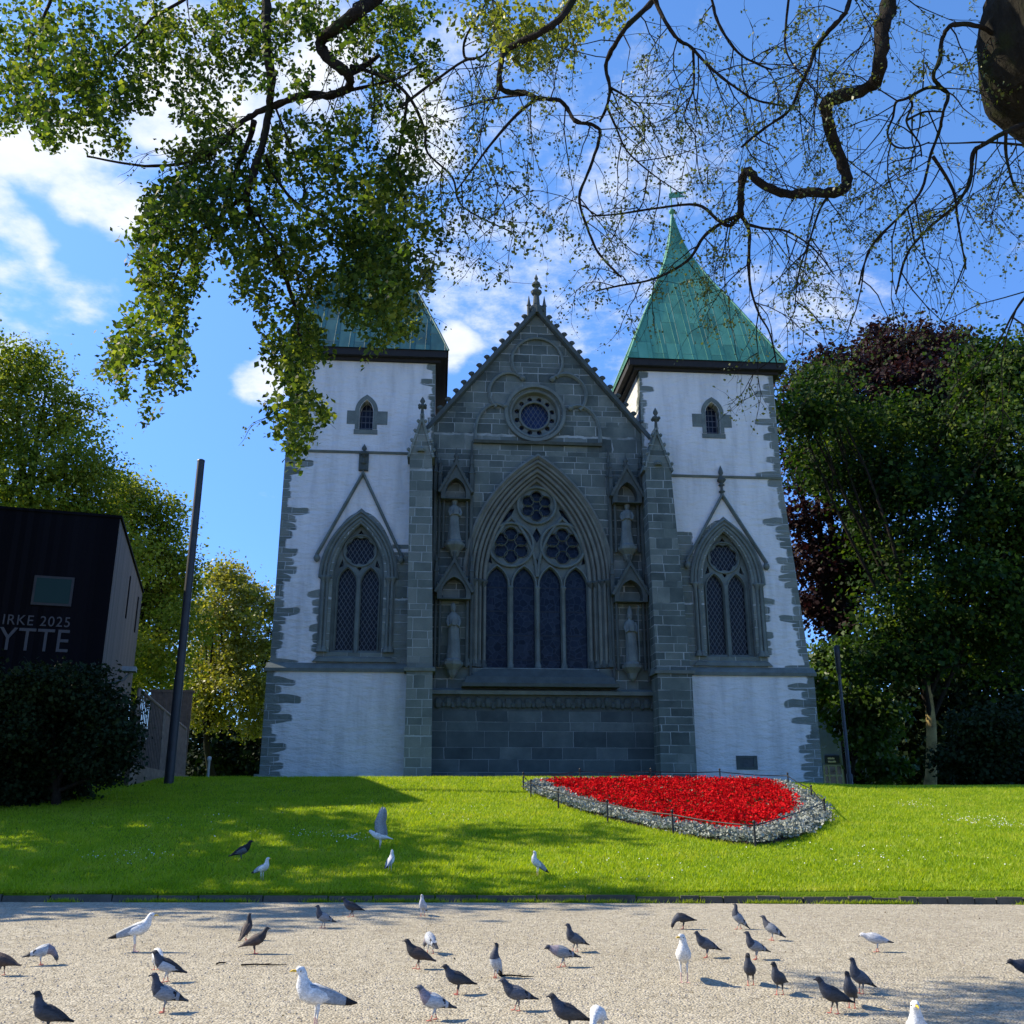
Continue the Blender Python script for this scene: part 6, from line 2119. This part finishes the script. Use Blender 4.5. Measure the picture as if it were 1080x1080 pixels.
# heading: 0 faces right, 90 away, 180 left, 270 towards the camera
PIGEONS = [
    (42, 1018, 25, 'peck', 'palep', 0, "pale grey pigeon pecking alone at the far left of the gravel"),
    (1, 1029, 178, 'low', 'brownp', 0, "brown pigeon half cut off by the left picture edge"),
    (259, 992, 68, 'up', 'brownp', .45, "dark brown pigeon seen from behind, just behind a walking brown pigeon"),
    (268, 1006, 2, 'norm', 'brownp', .12, "brown pigeon walking right with its neck stretched, left part of the gravel"),
    (341, 979, 205, 'up', 'bluebar', .12, "grey pigeon with a dark head standing at the shadow edge near the kerb"),
    (371, 967, 190, 'norm', 'darkp', .05, "dark pigeon standing in the shadow strip along the kerb"),
    (446, 966, 262, 'up', 'speckp', .2, "white speckled pigeon facing the camera right by the kerb"),
    (165, 1023, 120, 'peck', 'whitep', .05, "white pigeon bent down behind a black and white pigeon"),
    (175, 1036, 193, 'norm', 'pied', .1, "black winged pigeon with a white belly in front of the white pigeon"),
    (173, 1068, 192, 'up', 'bluebar', .08, "grey pigeon with dark neck left of the biggest gull"),
    (49, 1091, 200, 'up', 'darkp', .1, "dark headed pigeon cut off at the bottom left corner"),
    (454, 1006, 118, 'peck', 'palep', .1, "pale pigeon pecking with its back turned, behind a dark brown pigeon"),
    (441, 1022, 182, 'norm', 'brownp', .12, "dark brown pigeon walking left below the pale pecking one"),
    (483, 1049, 192, 'norm', 'darkp', .05, "black pigeon with a white shoulder spot near the picture's bottom centre"),
    (523, 1031, 235, 'up', 'pied', .75, "tall upright pigeon with pale belly in the middle of the gravel"),
    (458, 1076, 195, 'norm', 'palep', .05, "light grey pigeon with two black wing bars at the bottom centre"),
    (594, 1020, 186, 'low', 'pinkn', .0, "grey pigeon with a pink neck crouching low, centre right"),
    (607, 1004, 205, 'up', 'chequer', .15, "slate pigeon standing just behind the pink necked one"),
    (546, 1066, 188, 'norm', 'chequer', .02, "slate grey pigeon with its head stretched left, bottom centre"),
    (600, 1090, 190, 'norm', 'darkp', .08, "dark pigeon cut off at the bottom edge beside a white pigeon"),
    (632, 1092, 250, 'peck', 'whitep', .1, "white pigeon bent over at the bottom edge"),
    (721, 980, 182, 'peck', 'darkp', -.1, "dark pigeon pecking behind the gull that faces the camera"),
    (780, 980, 168, 'up', 'bluebar', .5, "slim grey pigeon stretched upright closest to the kerb on the right"),
    (815, 992, 150, 'norm', 'bluebar', .25, "light grey pigeon seen from behind at the right, near the kerb"),
    (746, 1010, 200, 'norm', 'slatep' if False else 'chequer', .12, "slate pigeon right of the gull that faces the camera"),
    (798, 1012, 196, 'up', 'bluebar', .10, "grey pigeon facing left in the middle of the right-hand flock"),
    (792, 1039, 250, 'up', 'darkp', .1, "plump dark pigeon facing the camera, left one of a pair"),
    (823, 1049, 232, 'up', 'darkp', .05, "dark pigeon with ruffled tail, right one of the facing pair"),
    (881, 1069, 196, 'norm', 'darkp', .1, "black pigeon nearest the camera in the right-hand trio"),
    (899, 1063, 238, 'up', 'darkp', .2, "dark pigeon in the middle of the right-hand trio"),
    (909, 1048, 205, 'up', 'chequer', .25, "brownish pigeon at the back of the right-hand trio"),
    (926, 1004, 176, 'low', 'speckp', -.05, "pale barred pigeon alone at the far right of the gravel"),
    (1086, 1038, 185, 'low', 'darkp', 0, "dark pigeon just entering at the right picture edge"),
]
for px, py, hd_, nk_, pal_, pit_, lab in PIGEONS:
    bird('pigeon', gpt(px, py), hd_ + random.uniform(-3, 3), nk_, pal_, lab, "pigeon", pit_, random.uniform(.87, .98), random.uniform(-.3, .3), random.choice((0, .02, -.02, .03)), group=GP)
bird('gull', gpt(141, 1004), 8, 'norm', 'gull', "grey backed gull in profile facing right at the left of the gravel", "gull", .14, .82, 0, 0, group=GG)
bird('gull', gpt(333, 1087), 205, 'up', 'gull', "biggest gull, close to the camera, facing left at the bottom edge", "gull", .12, .86, .1, 0, group=GG)
bird('gull', gpt(722, 1036), 262, 'up', 'gull', "white gull facing the camera on the gravel with a long shadow", "gull", .12, .84, -.7, 0, group=GG)
bird('gull', gpt(972, 1128), 250, 'up', 'gull', "gull whose white head just shows at the bottom right edge", "gull", .1, .82, .2, 0, group=GG)
bird('gull', lawn_at(276, 929), 330, 'up', 'gull', "gull standing in shade on the lawn beside the crow", "gull", .2, .74, .3, 0, group=GG)
bird('gull', lawn_at(411, 921), 75, 'up', 'gull', "gull with its back turned on the lawn below the flapping gull", "gull", .3, .74, .4, 0, group=GG)
bird('gull', lawn_at(567, 924), 200, 'up', 'gull', "upright white gull alone on the sunny lawn near the kerb", "gull", .5, .76, 0, 0, group=GG)
bird('gull', lawn_at(401, 896), 170, 'low', 'gull', "gull on the lawn with both wings raised high", "gull", .05, .95, 0, 0, raised=True, group=GG)
bird('crow', lawn_at(254, 908), 20, 'norm', 'crow', "small dark hooded crow on the shaded lawn", "crow", .15, 1.0, 0, 0)

# twigs lying on the gravel
for px, py, a, L_, lab in ((278, 1019, 2, .42, "straight dry twig lying on the gravel near the biggest gull"), (234, 1017, 60, .14, "short forked twig on the gravel left of the straight twig"), (545, 1031, -8, .3, "thin twig on the gravel beside the tall upright pigeon")):
    p = gpt(px, py)
    mb = MB()
    mb.tube([(-L_ / 2, 0, .012), (-L_ / 6, .012, .016), (L_ / 5, -.008, .012), (L_ / 2, .015, .01)], [.008, .007, .006, .003], 5)
    mb.tube([(0, 0, .014), (L_ * .15, L_ * .18, .016)], [.005, .002], 4)
    o = mb.build("twig", M_BARK)
    o.location = p
    o.rotation_euler = (0, 0, R(a))
    tag(o, lab, "twig", "fallen twigs on the gravel")

# dry leaf scraps and bud scales lying about the gravel (uncountable)
n = 520
yy = 7.0 + 8.1 * rng.random(n) ** .8
xx = (rng.random(n) * 2 - 1) * (0.55 * yy + .5)
c = np.stack([xx, yy, np.full(n, .009)], 1)
o = np_mesh("leaf_litter", leaf_quads(c, .012 + .03 * rng.random(n) ** 2.5, rng.normal(size=c.shape) * .35 + np.array([0, 0, 1]), .6), 4, leaf_mat("dry_leaf_scrap", [(.05, .035, .02), (.10, .075, .04), (.22, .19, .13)], trans=.1, rough=.8, clump=3))
tag(o, "dry leaf scraps scattered over the gravel path", "leaf litter", kind='stuff')
